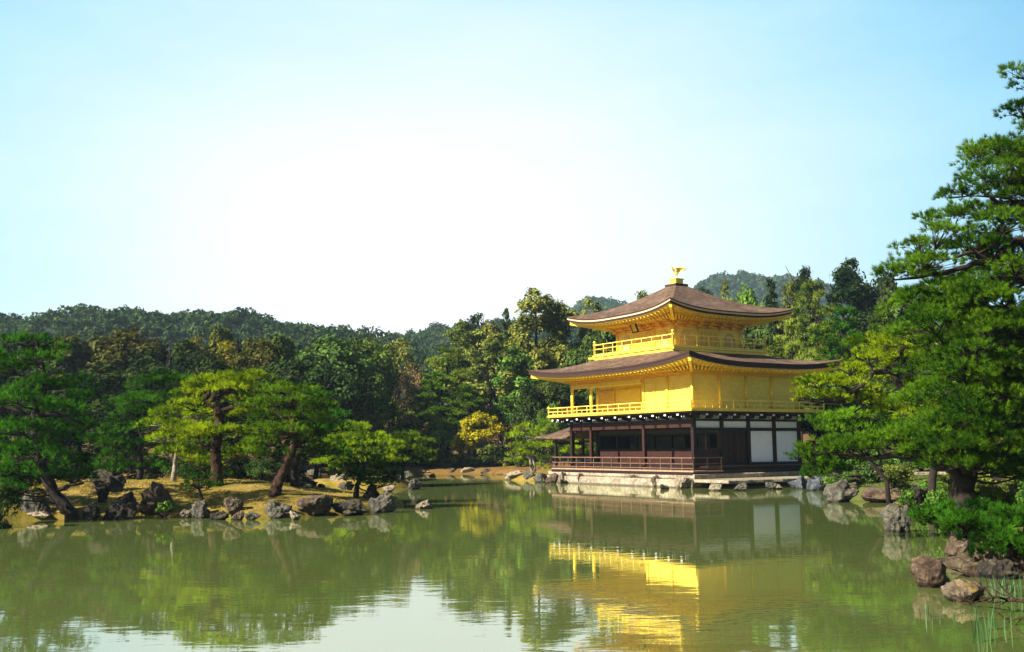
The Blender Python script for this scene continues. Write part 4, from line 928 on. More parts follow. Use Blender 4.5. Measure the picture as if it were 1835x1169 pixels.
# ------------------------------------------------------------------ the wood behind the pond, tree by tree
GB = 'trees of the wood behind the pond'
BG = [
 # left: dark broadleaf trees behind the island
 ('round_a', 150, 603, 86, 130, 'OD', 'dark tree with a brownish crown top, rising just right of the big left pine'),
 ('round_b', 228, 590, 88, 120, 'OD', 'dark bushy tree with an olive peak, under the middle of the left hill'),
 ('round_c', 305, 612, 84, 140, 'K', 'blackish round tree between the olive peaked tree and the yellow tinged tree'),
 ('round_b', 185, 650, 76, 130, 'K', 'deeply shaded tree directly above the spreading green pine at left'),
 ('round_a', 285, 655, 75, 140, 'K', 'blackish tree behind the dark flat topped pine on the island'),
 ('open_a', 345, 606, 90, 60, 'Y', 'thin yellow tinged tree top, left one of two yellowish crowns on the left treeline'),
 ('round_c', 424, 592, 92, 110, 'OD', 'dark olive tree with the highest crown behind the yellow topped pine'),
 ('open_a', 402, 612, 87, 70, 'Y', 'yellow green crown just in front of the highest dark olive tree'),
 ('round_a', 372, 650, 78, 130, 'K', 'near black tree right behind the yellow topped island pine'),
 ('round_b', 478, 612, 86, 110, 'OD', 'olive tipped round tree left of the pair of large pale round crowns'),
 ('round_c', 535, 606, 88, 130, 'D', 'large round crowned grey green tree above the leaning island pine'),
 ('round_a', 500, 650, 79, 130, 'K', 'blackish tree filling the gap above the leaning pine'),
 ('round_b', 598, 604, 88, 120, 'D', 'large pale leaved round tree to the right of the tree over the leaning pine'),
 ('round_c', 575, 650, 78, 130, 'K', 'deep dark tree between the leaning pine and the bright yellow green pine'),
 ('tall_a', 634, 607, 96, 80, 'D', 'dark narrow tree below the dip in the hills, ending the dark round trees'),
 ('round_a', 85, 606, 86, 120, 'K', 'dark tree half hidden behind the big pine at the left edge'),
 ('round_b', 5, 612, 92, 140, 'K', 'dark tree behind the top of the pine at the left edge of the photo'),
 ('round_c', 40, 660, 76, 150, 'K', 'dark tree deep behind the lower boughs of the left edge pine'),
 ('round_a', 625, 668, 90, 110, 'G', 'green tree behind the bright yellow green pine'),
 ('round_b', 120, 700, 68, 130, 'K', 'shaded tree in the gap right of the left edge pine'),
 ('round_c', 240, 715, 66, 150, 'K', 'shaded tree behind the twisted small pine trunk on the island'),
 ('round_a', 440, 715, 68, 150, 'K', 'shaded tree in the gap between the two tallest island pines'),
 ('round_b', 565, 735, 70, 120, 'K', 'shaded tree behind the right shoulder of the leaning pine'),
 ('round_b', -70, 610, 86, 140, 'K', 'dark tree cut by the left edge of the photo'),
 # centre
 ('round_b', 662, 608, 104, 80, 'G', 'soft green rounded tree just left of the dip in the hills'),
 ('open_a', 716, 610, 110, 75, 'O', 'thin olive tree top under the dip in the hills'),
 ('twiggy_a', 722, 655, 99, 90, None, 'leafless brown twiggy tree in the middle of the far bank'),
 ('layer_c', 800, 625, 101, 125, 'PO', 'large layered olive pine above the yellow tree'),
 ('layer_a', 775, 668, 98, 90, 'PG', 'mid green layered pine left of the trees by the yellow tree'),
 ('layer_a', 835, 690, 97, 80, 'PG', 'green layered pine just above the yellow tree'),
 ('tall_a', 830, 578, 122, 80, 'O', 'olive tree with a ragged top on the skyline right of the dip'),
 ('open_a', 852, 563, 128, 55, 'K', 'dark open topped tree on the skyline, left of the tallest tree'),
 ('round_b', 880, 580, 124, 70, 'O', 'olive round tree on the skyline beside the tallest tree'),
 ('conifer_a', 908, 556, 120, 50, 'K', 'dark pointed conifer touching the left side of the tallest tree'),
 ('tall_b', 962, 522, 108, 105, 'O', 'tallest tree of the wood, olive and ragged, left of the pavilion roofs'),
 ('tall_a', 1005, 545, 112, 80, 'O', 'tall olive tree between the tallest tree and the upper roof tip'),
 ('tall_b', 893, 600, 100, 95, 'O', 'light olive feathery tree below the tallest tree'),
 ('tall_a', 925, 625, 98, 75, 'G', 'feathery green tree left of the lower roof tip'),
 ('round_a', 985, 625, 99, 100, 'O', 'tangled olive tree directly behind the lower roof tip'),
 ('round_b', 1000, 690, 94, 90, 'K', 'dark tree seen between the golden porch pillars and the lower roof'),
 ('low_a', 955, 690, 92, 80, 'D', 'grey green bush behind the left end of the gold balcony'),
 ('low_b', 985, 725, 88, 60, 'G', 'small green tree just left of the gold balcony railing'),
 ('low_b', 690, 702, 96, 60, 'O', 'pale olive bush left of the brown twiggy tree'),
 ('layer_d', 780, 742, 94, 70, 'PO', 'low olive pine on the slope left of the yellow tree'),
 ('low_a', 783, 770, 92.5, 62, 'G', 'green leaved camellia bush left of the yellow tree'),
 ('low_b', 733, 738, 95, 60, 'O', 'olive bush at the foot of the brown twiggy tree'),
 ('low_a', 655, 745, 93, 85, 'O', 'olive bush behind the bright yellow green pine'),
 ('low_b', 700, 770, 92.3, 60, 'O', 'yellowish bush low on the far bank right of the bright pine'),
 ('low_a', 880, 798, 91.8, 60, 'D', 'dark bush under the yellow tree, next to the water'),
 ('twiggy_b', 915, 762, 93, 75, None, 'russet leafless shrub right of the yellow tree'),
 ('twiggy_b', 948, 745, 95, 70, None, 'brown leafless shrub below the left end of the gold balcony'),
 ('low_b', 830, 812, 91.2, 50, 'O', 'low light olive bush at the water edge in front of the yellow tree trunk'),
 ('low_a', 905, 805, 91, 60, 'K', 'low blackish bush at the water edge left of the pavilion pine'),
 # behind and right of the pavilion
 ('open_a', 1062, 537, 112, 55, 'O', 'olive tree rising left of the upper roof, in front of the far mountain'),
 ('round_b', 1062, 600, 96, 85, 'D', 'dark tree behind the top balcony, on its left'),
 ('open_a', 1150, 522, 118, 60, 'O', 'sparse tree top showing above the left slope of the upper roof'),
 ('round_c', 1110, 560, 104, 90, 'D', 'tree hidden mostly by the left half of the upper roof'),
 ('open_a', 1262, 516, 124, 45, 'K', 'dark tree tip peeping over the right slope of the upper roof'),
 ('conifer_a', 1299, 508, 112, 42, 'O', 'pale conical tree standing out before the far mountain'),
 ('round_b', 1338, 518, 108, 65, 'G', 'light green round tree right of the pale conical tree'),
 ('conifer_b', 1381, 505, 110, 50, 'K', 'dark pointed conifer over the right end of the upper roof'),
 ('open_a', 1410, 507, 116, 45, 'O', 'brownish olive thin tree between the dark conifer and the next dark crown'),
 ('tall_a', 1440, 484, 116, 60, 'K', 'dark tall tree with a flat top on the right skyline'),
 ('tall_b', 1525, 466, 104, 95, 'K', 'tall bluish dark tree, the highest on the right skyline'),
 ('round_b', 1585, 492, 104, 85, 'K', 'dark tree right of the highest dark tree, behind the long pine limb'),
 ('layer_b', 1452, 505, 95, 85, 'PO', 'yellow olive pine over the right end of the pavilion roofs'),
 ('round_c', 1360, 570, 98, 95, 'D', 'dark tree behind the right end of the top balcony'),
 ('layer_c', 1425, 552, 86, 85, 'PO', 'light green layered pine right of the top balcony'),
 ('layer_a', 1512, 550, 86, 85, 'PD', 'dark green layered pine between the pavilion and the near pines'),
 ('layer_b', 1478, 575, 80, 75, 'PG', 'green layered pine above the right tip of the lower roof'),
 ('layer_a', 1580, 560, 78, 90, 'PG', 'green layered pine behind the crooked near pine'),
 ('layer_b', 1395, 610, 79, 70, 'PO', 'pale pine low behind the right half of the lower roof'),
 ('round_a', 1650, 520, 80, 120, 'D', 'dark tree behind the middle boughs of the tall right pine'),
 ('round_b', 1750, 540, 72, 140, 'D', 'dark tree hidden behind the upper trunk of the tall right pine'),
 ('round_c', 1850, 560, 74, 140, 'D', 'dark tree behind the tall pine at the right edge'),
 ('round_a', 1480, 690, 72, 90, 'D', 'dark tree behind the right end of the gold balcony'),
 ('round_b', 1560, 680, 68, 110, 'D', 'shaded tree behind the crooked near pine branches'),
 ('round_c', 1680, 690, 62, 130, 'D', 'shaded tree behind the foot of the tall right pine'),
 ('round_a', 1800, 690, 58, 140, 'K', 'shaded tree low at the right edge behind the tall pine'),
 ('low_b', 1105, 775, 84, 80, 'G', 'green bush seen through the open left end of the dark ground storey'),
 ('layer_d', 1040, 775, 82, 60, 'PY', 'bright small pine seen between the dark pillars at the left end of the ground storey'),
 ('low_a', 1460, 790, 66, 50, 'D', 'dark bush at the right corner of the white panels'),
 ('low_b', 1560, 805, 58, 80, 'G', 'green bush on the bank behind the leaning pine'),
 ('low_a', 1650, 800, 52, 90, 'D', 'dark bush behind the stone bench on the right bank'),
 ('low_b', 1770, 800, 46, 90, 'G', 'green bush behind the thick pine trunk on the right bank'),
 ('low_a', 1850, 790, 44, 80, 'D', 'dark bush at the right edge above the leafy ground'),
]
for k, px, yt, Y, w, cm, lab in BG:
    nm = {'conifer_a': 'conifer', 'conifer_b': 'conifer', 'layer_a': 'pine_tree', 'layer_b': 'pine_tree', 'layer_c': 'pine_tree', 'layer_d': 'pine_tree', 'low_a': 'bush', 'low_b': 'bush', 'twiggy_b': 'bush'}.get(k, 'tree')
    ct = {'conifer': 'conifer', 'pine_tree': 'pine tree', 'bush': 'bush', 'tree': 'tree'}[nm]
    tree(k, px, yt, Y, w, lab, cm, nm, ct, GB)
# low dark shrubs under the island pines and along the channel behind them
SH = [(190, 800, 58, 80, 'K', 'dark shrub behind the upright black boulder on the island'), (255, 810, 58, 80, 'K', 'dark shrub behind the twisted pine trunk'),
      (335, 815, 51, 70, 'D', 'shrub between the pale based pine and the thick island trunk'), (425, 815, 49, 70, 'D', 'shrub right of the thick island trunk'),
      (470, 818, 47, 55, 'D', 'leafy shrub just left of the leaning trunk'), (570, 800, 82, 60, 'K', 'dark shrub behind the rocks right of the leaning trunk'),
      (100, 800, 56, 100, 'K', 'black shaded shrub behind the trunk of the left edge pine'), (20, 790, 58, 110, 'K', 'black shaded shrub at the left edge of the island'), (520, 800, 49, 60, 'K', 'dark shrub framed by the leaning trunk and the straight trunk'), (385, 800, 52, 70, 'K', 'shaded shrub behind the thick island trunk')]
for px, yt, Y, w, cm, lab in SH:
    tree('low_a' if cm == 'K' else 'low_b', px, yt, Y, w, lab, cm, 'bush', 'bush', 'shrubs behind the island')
# the yellow tree on the far bank
def own_tree(name, label, Y, base, trunk, blobs, n, leaf, cm, barkm, seed, cat='tree', group=None):
    r = np.random.default_rng(seed); b = np.array(at(*base, Y)); b[2] = gz(b[0], b[1]); o = empty(name, tuple(b)); tag(o, label, cat, group)
    t = MB(); pts = [np.array(at(q[0], q[1], Y)) - b for q in trunk]; pts[0][2] = -0.2; sm = smooth_path([tuple(p) for p in pts], 4)
    t.tube(sm, np.linspace(trunk[0][2], trunk[-1][2], len(sm)), 8)
    bl = []
    for q in blobs:
        c = np.array(at(q[0], q[1], Y + (q[3] if len(q) > 3 else 0))) - b; bl.append((c[0], c[1], c[2], q[2]*PXM(Y), 0.75))
        k = min(sm, key=lambda z: np.linalg.norm(np.array(z)-c)); t.tube([k, (np.array(k)+c)/2 + r.normal(size=3)*0.1, c], [trunk[-1][2]*0.7, trunk[-1][2]*0.4, 0.015], 5)
    t.build('trunk', barkm, o); V, F = blob_crown(bl, n, leaf, r, 0.35, (0.45, 1.1)); link('crown', mesh_np('crown', V, F, cm), o); return o
own_tree('tree', 'bright yellow leaved evergreen tree on the far bank, left of the pavilion', 91.5, (826, 832), [(826, 832, 0.16), (824, 812, 0.13), (838, 790, 0.10), (850, 768, 0.07)],
         [(858, 752, 20), (840, 762, 18), (878, 757, 18), (893, 768, 15), (832, 782, 20), (852, 782, 20), (818, 795, 16), (842, 797, 15), (868, 780, 16), (880, 775, 12), (826, 805, 10)], 5200, 0.24, LEAF_YL, BARK_DK, 61)
own_tree('tree', 'small leaning olive tree with dark trunk at the water, right of the yellow tree', 90.8, (890, 846), [(890, 847, 0.17), (882, 838, 0.14), (880, 825, 0.10), (874, 812, 0.06)],
         [(862, 812, 13), (880, 806, 14), (896, 814, 13), (870, 822, 10), (888, 824, 9)], 1500, 0.22, LEAF_O, BARK_DK, 62)

# ------------------------------------------------------------------ garden pines, one by one
GI = 'pruned pines on the island'
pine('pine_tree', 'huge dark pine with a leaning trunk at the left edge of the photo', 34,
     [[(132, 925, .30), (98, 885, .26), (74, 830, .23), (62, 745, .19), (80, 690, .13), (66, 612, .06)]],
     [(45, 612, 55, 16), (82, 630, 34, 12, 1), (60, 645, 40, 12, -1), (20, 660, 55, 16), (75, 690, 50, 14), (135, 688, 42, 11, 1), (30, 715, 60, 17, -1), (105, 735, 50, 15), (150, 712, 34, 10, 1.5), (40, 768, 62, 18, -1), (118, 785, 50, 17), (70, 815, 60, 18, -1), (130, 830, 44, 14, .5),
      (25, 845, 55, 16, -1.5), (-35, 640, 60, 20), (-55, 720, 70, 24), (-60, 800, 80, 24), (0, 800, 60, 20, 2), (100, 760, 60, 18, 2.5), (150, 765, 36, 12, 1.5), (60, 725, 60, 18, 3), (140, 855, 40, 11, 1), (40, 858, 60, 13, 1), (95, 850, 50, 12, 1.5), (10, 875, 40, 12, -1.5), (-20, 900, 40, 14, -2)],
     [[(62, 745, .12), (95, 742, .08), (150, 760, .04)], [(64, 760, .12), (30, 735, .09), (-20, 728, .05)], [(98, 885, .10), (120, 872, .06), (150, 866, .04)]], PINE_D, BARK_DK, 9, 12, 0.17, 0.017, 0.36, 71, group=GI)  # darker needle colour here carries the vignette at the left edge
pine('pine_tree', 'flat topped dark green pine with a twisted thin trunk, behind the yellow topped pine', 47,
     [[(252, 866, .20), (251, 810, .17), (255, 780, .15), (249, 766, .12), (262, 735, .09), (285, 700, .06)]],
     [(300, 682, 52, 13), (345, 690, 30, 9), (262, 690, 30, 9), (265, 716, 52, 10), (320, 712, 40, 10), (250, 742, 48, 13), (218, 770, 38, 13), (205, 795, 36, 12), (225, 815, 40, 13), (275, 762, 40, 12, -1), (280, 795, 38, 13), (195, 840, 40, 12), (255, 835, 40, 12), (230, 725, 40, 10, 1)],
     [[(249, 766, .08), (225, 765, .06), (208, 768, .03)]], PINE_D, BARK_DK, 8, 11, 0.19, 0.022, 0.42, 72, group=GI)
pine('pine_tree', 'bright green spreading pine with a pale forked trunk base, left of the thick island trunk', 43,
     [[(311, 853, .15), (314, 832, .12), (316, 810, .10), (322, 785, .08), (330, 750, .05)]],
     [(325, 742, 48, 12), (362, 745, 34, 10), (295, 758, 40, 12), (340, 768, 52, 11), (300, 785, 36, 11), (352, 790, 40, 12), (325, 806, 44, 13), (300, 815, 30, 9), (355, 815, 28, 9)],
     [], PINE_Y, BARK_GY, 9, 12, 0.18, 0.02, 0.38, 73, group=GI)
pine('pine_tree', 'tall island pine with a thick straight trunk and a yellow green top', 40.5,
     [[(389, 858, .33), (386, 820, .28), (387, 795, .27), (393, 765, .25), (390, 738, .21), (377, 722, .18), (372, 712, .15), (376, 704, .10)]],
     [(398, 683, 55, 11), (446, 676, 36, 9), (360, 690, 36, 9, .5), (420, 697, 50, 10, -.5), (345, 703, 30, 9, .5), (335, 728, 36, 10, .5), (355, 722, 30, 8), (445, 716, 40, 10), (425, 745, 36, 10, .8), (460, 735, 34, 10), (408, 772, 34, 9, -.6), (440, 778, 40, 11, .5), (355, 778, 40, 10, -.8), (378, 768, 28, 8, -1), (455, 800, 34, 11, 1), (350, 830, 34, 10, 1), (425, 815, 34, 10, 1)],
     [[(374, 716, .13), (395, 706, .11), (412, 697, .08), (430, 690, .04)], [(392, 738, .10), (420, 730, .08), (440, 723, .06), (472, 722, .03)], [(388, 795, .06), (372, 798, .05), (358, 800, .03)]], PINE_Y, BARK, 9, 12, 0.17, 0.018, 0.36, 74, group=GI)
pine('pine_tree', 'dark green pine with a strongly leaning trunk in the middle of the island', 37.5,
     [[(492, 880, .30), (502, 858, .24), (514, 832, .21), (525, 805, .20), (529, 775, .18), (523, 745, .14), (521, 705, .07)]],
     [(510, 700, 40, 12), (540, 703, 34, 11), (480, 722, 44, 11), (525, 722, 40, 10, -.5), (565, 728, 36, 11), (545, 745, 44, 11), (490, 748, 44, 11, .5), (468, 768, 36, 10), (570, 762, 36, 12), (510, 772, 40, 11, -.8), (478, 792, 40, 12), (450, 812, 30, 9), (552, 785, 40, 13, .5), (585, 795, 30, 11), (498, 815, 34, 10), (545, 812, 30, 9, .8)],
     [[(527, 778, .09), (505, 786, .06), (488, 790, .03)], [(524, 745, .09), (545, 735, .06), (565, 735, .03)], [(524, 750, .08), (500, 742, .05), (485, 738, .03)]], PINE_G, BARK, 9, 12, 0.16, 0.017, 0.34, 75, group=GI)
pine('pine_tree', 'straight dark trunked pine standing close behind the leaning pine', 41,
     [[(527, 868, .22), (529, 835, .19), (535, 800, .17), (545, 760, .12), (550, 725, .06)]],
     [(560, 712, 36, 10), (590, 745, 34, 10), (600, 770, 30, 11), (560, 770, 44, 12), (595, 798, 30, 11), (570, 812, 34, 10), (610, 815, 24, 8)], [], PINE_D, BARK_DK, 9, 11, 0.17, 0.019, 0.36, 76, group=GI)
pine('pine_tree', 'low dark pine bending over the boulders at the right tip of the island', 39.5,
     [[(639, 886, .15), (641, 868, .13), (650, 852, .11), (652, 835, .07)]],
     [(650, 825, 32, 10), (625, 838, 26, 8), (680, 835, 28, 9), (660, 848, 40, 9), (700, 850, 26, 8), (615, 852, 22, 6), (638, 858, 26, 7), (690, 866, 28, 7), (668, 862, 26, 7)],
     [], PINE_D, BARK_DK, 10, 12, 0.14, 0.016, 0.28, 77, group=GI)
pine('pine_tree', 'bright yellow green pine with tiered boughs on the small islet', 60,
     [[(645, 853, .20), (642, 825, .17), (636, 798, .12), (636, 770, .06)]],
     [(634, 768, 30, 8), (620, 782, 36, 8), (652, 782, 38, 8), (640, 796, 48, 8), (682, 796, 40, 8), (622, 808, 40, 8), (665, 810, 44, 8), (700, 808, 30, 7), (590, 828, 30, 6), (620, 824, 40, 7), (660, 826, 44, 8), (700, 824, 36, 7), (605, 838, 24, 5)],
     [], PINE_Y, BARK, 8, 11, 0.22, 0.026, 0.42, 78)
pine('pine_tree', 'green pine with a dark thin trunk on the far right end of the small islet', 62.5,
     [[(722, 852, .16), (722, 830, .13), (726, 808, .10), (728, 786, .05)]],
     [(725, 784, 26, 7), (745, 792, 28, 7), (708, 796, 28, 7), (732, 804, 38, 7), (758, 812, 28, 7), (708, 814, 30, 7), (745, 824, 36, 7), (765, 830, 22, 6), (700, 830, 26, 6)], [], PINE_G, BARK_DK, 8, 11, 0.22, 0.027, 0.42, 79)
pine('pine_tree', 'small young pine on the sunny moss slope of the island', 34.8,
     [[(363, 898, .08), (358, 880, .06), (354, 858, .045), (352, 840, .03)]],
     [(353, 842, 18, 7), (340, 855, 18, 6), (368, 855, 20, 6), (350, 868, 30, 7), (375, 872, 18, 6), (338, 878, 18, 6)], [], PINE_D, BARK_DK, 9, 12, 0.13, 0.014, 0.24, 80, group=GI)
pine('pine_tree', 'twin trunked light green pine at the left corner of the pavilion', 76,
     [[(953, 850, .17), (951, 832, .14), (950, 808, .11), (942, 780, .06)], [(960, 850, .14), (957, 832, .12), (952, 812, .10)]],
     [(938, 768, 20, 8), (925, 782, 22, 7), (952, 784, 26, 8), (935, 797, 28, 8), (962, 800, 28, 8), (925, 812, 22, 8), (950, 816, 30, 9), (975, 822, 24, 8), (930, 828, 24, 8), (975, 770, 20, 7), (988, 758, 20, 7), (968, 835, 20, 7), (985, 800, 18, 8)],
     [], PINE_Y, BARK_GY, 7, 11, 0.22, 0.03, 0.36, 81, rfac=0.78, hfac=0.7)
pine('pine_tree', 'thin leaning pine with bare dark stem before the right corner of the pavilion', 38.5,
     [[(1592, 866, .11), (1574, 845, .095), (1556, 822, .085), (1545, 800, .07), (1538, 770, .06), (1537, 745, .04)]],
     [(1475, 752, 34, 11), (1520, 745, 44, 11), (1565, 748, 40, 12), (1490, 770, 40, 9), (1545, 768, 36, 10), (1600, 765, 40, 12)], [[(1538, 770, .05), (1515, 772, .04), (1480, 762, .02)]], PINE_G, BARK_DK, 10, 12, 0.16, 0.018, 0.34, 82)
pine('pine_tree', 'crooked pine reaching left over the right end of the gold balcony', 30,
     [[(1668, 885, .15), (1672, 830, .15), (1655, 745, .16), (1636, 710, .17), (1610, 690, .15), (1600, 668, .13), (1590, 655, .09)]],
     [(1470, 685, 44, 14), (1440, 708, 24, 8), (1475, 712, 40, 9), (1520, 692, 44, 15), (1520, 660, 34, 12), (1555, 640, 44, 14), (1600, 622, 50, 15), (1560, 612, 40, 10, 1), (1620, 650, 40, 14), (1640, 630, 34, 14, 1), (1560, 715, 40, 14, 1), (1600, 735, 50, 16, 1), (1640, 690, 40, 16, 1.5), (1545, 675, 36, 12, 1.5), (1655, 740, 44, 18, -1), (1650, 600, 44, 16, 1)],
     [[(1600, 668, .10), (1568, 666, .08), (1556, 680, .06), (1540, 694, .06), (1525, 704, .055), (1508, 717, .04), (1470, 722, .03), (1435, 716, .015)], [(1604, 655, .07), (1615, 632, .05), (1622, 615, .03)], [(1525, 704, .04), (1545, 726, .03), (1530, 740, .02)]], PINE_Y, BARK_DK, 11, 15, 0.15, 0.014, 0.30, 83)
pine('pine_tree', 'towering pine with a thick dark trunk filling the right edge of the photo', 24,
     [[(1727, 915, .40), (1729, 880, .34), (1732, 830, .28), (1735, 770, .23), (1729, 690, .20), (1755, 645, .19), (1812, 612, .18), (1850, 530, .16), (1872, 410, .13), (1882, 270, .09), (1888, 130, .04)],
      [(1728, 872, .20), (1712, 846, .18), (1690, 834, .14), (1655, 826, .12), (1605, 816, .10), (1565, 822, .08), (1525, 816, .05), (1465, 812, .02)]],
     fill([(1820, 132, 22, 14), (1845, 150, 30, 20), (1830, 200, 34, 14), (1870, 215, 40, 20, 1), (1790, 268, 40, 15), (1755, 268, 24, 8), (1830, 258, 34, 18, 1), (1770, 300, 38, 12), (1815, 305, 40, 18, -1), (1755, 325, 40, 12), (1725, 348, 36, 10), (1790, 345, 40, 16, 1), (1830, 350, 34, 18, -.5),
      (1700, 388, 46, 11), (1745, 378, 44, 14, 1), (1800, 395, 50, 18, -1), (1690, 415, 34, 10, -1), (1640, 440, 34, 10), (1685, 448, 44, 13, .5), (1740, 440, 46, 14), (1800, 440, 44, 15, 1), (1625, 468, 24, 8), (1668, 472, 40, 10, -.5), (1600, 490, 30, 9), (1640, 492, 36, 9), (1690, 490, 34, 9, .8), (1820, 480, 44, 20, -1),
      (1690, 525, 60, 20), (1640, 540, 44, 16, 1), (1745, 525, 50, 20, -1), (1800, 540, 50, 22), (1660, 575, 50, 18, -.5), (1715, 572, 50, 20), (1775, 590, 54, 22, -1), (1830, 590, 44, 22, 1), (1690, 612, 54, 20), (1745, 625, 54, 22, -1), (1640, 600, 40, 15, 1), (1800, 655, 50, 24), (1850, 660, 44, 26),
      (1680, 655, 50, 20, 0), (1725, 668, 50, 20, -1.2), (1780, 700, 50, 22, -1), (1690, 700, 54, 20, -.8), (1640, 715, 36, 14, -.5), (1740, 735, 54, 22, -1.2), (1690, 755, 54, 18, -1), (1800, 750, 54, 24, -.8), (1760, 785, 50, 20, -1.2), (1700, 795, 46, 16, -1), (1640, 775, 50, 15, -.5), (1830, 800, 44, 20, -1),
      (1470, 806, 38, 13), (1450, 822, 28, 10), (1520, 796, 50, 13), (1575, 790, 50, 14), (1630, 798, 50, 16), (1690, 818, 44, 16, -.5), (1480, 842, 36, 11), (1455, 855, 20, 7), (1540, 805, 40, 10, 1), (1600, 780, 40, 12, 1), (1500, 826, 34, 9, .5)], 44, 5, 1690, 1890, 500, 800, -0.5, 2.6, 50, 20) + fill([(1800, 828, 44, 13), (1845, 845, 44, 14, .5), (1770, 812, 40, 14, -.5), (1660, 812, 44, 13, -.6), (1700, 828, 40, 12, -.9), (1745, 832, 44, 13, -1), (1790, 848, 36, 11, -.6), (1715, 800, 50, 16, -1.2)], 22, 6, 1750, 1890, 250, 500, 0, 2.0, 44, 15),
     [[(1856, 500, .12), (1838, 432, .11), (1800, 452, .09), (1765, 468, .08), (1720, 482, .06), (1660, 495, .045), (1600, 502, .02)], [(1768, 467, .06), (1745, 452, .05), (1712, 462, .03)], [(1874, 390, .10), (1835, 364, .085), (1790, 362, .06), (1765, 345, .03)], [(1830, 590, .09), (1800, 508, .07), (1770, 500, .03)], [(1735, 720, .10), (1700, 735, .06), (1660, 742, .03)], [(1745, 760, .10), (1790, 780, .07), (1830, 760, .04)]],
     PINE_M, BARK_DK, 15, 20, 0.135, 0.0105, 0.26, 84, hfac=1.0, rfac=1.12)
pine('low_pine', 'low spreading pine with long needles over the rocks at the lower right', 18.5,
     [[(1850, 1005, .14), (1822, 980, .11), (1790, 955, .09), (1740, 945, .06), (1690, 938, .03)]],
     [(1680, 920, 34, 14), (1715, 935, 38, 16, -.4), (1755, 925, 40, 16, .4), (1800, 930, 44, 22), (1760, 955, 44, 18, -.6), (1715, 962, 30, 11, -.3), (1800, 968, 44, 20, -.7), (1840, 940, 40, 24, -.3), (1665, 935, 22, 9, .3), (1840, 985, 34, 16, -.7), (1770, 990, 24, 9, -.8)],
     [], PINE_D, BARK, 26, 24, 0.13, 0.009, 0.20, 85, hfac=1.1)
# ------------------------------------------------------------------ rocks
def rock(label, x0, x1, yt, yb, m, seed, d=None, cuts=9, rough=0.16, depth=0.8, group=None, lean=0.0, name='boulder', strat=0.0):
    """a boulder standing where its foot shows at row yb of the photo, between columns x0 and x1, its top at row yt"""
    r = np.random.default_rng(seed); px = (x0+x1)/2
    p = hit(px, yb) if d is None else at(px, yb, d)
    Y = p.y; w = (x1-x0)*PXM(Y); h = (yb-yt)*PXM(Y)
    bm = bmesh.new(); bmesh.ops.create_icosphere(bm, subdivisions=5, radius=1.0)
    V = np.array([v.co[:] for v in bm.verts]); F = np.array([[v.index for v in f.verts] for f in bm.faces]); bm.free()
    for k in range(cuts):                                  # split faces
        n = unit(r.normal(size=3) * np.array([1, 1, 0.8])); c = r.uniform(0.42, 0.80)
        s = V @ n; over = np.maximum(s-c, 0); V = V - np.outer(over*0.92, n)
    q = V*1.6 + r.uniform(0, 50, 3)
    n1 = fbm(q, 4, seed); n2 = fbm(q*3.1, 3, seed+9); n3 = 1-np.abs(fbm(q*1.3, 3, seed+4))
    V = V * (1 + rough*(n1*0.9 + n2*0.55 + (n3-0.7)*0.9 + 0.25*fbm(q*8, 2, seed+2)))[:, None]
    if strat: V[:, :2] *= (1 + strat*np.sin(V[:, 2]*11 + n1*1.5))[:, None]
    mn, mx = V.min(0), V.max(0); V = (V-mn)/(mx-mn)
    V[:, 0] = (V[:, 0]-0.5)*w; V[:, 1] = (V[:, 1]-0.5)*max(w*depth, h*0.6); sink = 0.30
    V[:, 2] = (V[:, 2]*(1+sink)-sink)*h; V[:, 0] += lean*V[:, 2]
    dy = max(w*depth, h*0.6)*0.42
    me = mesh_np(name, V, F, m, True)
    o = link(name, me, None, (p.x*(Y+dy)/Y, Y+dy, p.z)); return tag(o, label, 'rock', group)
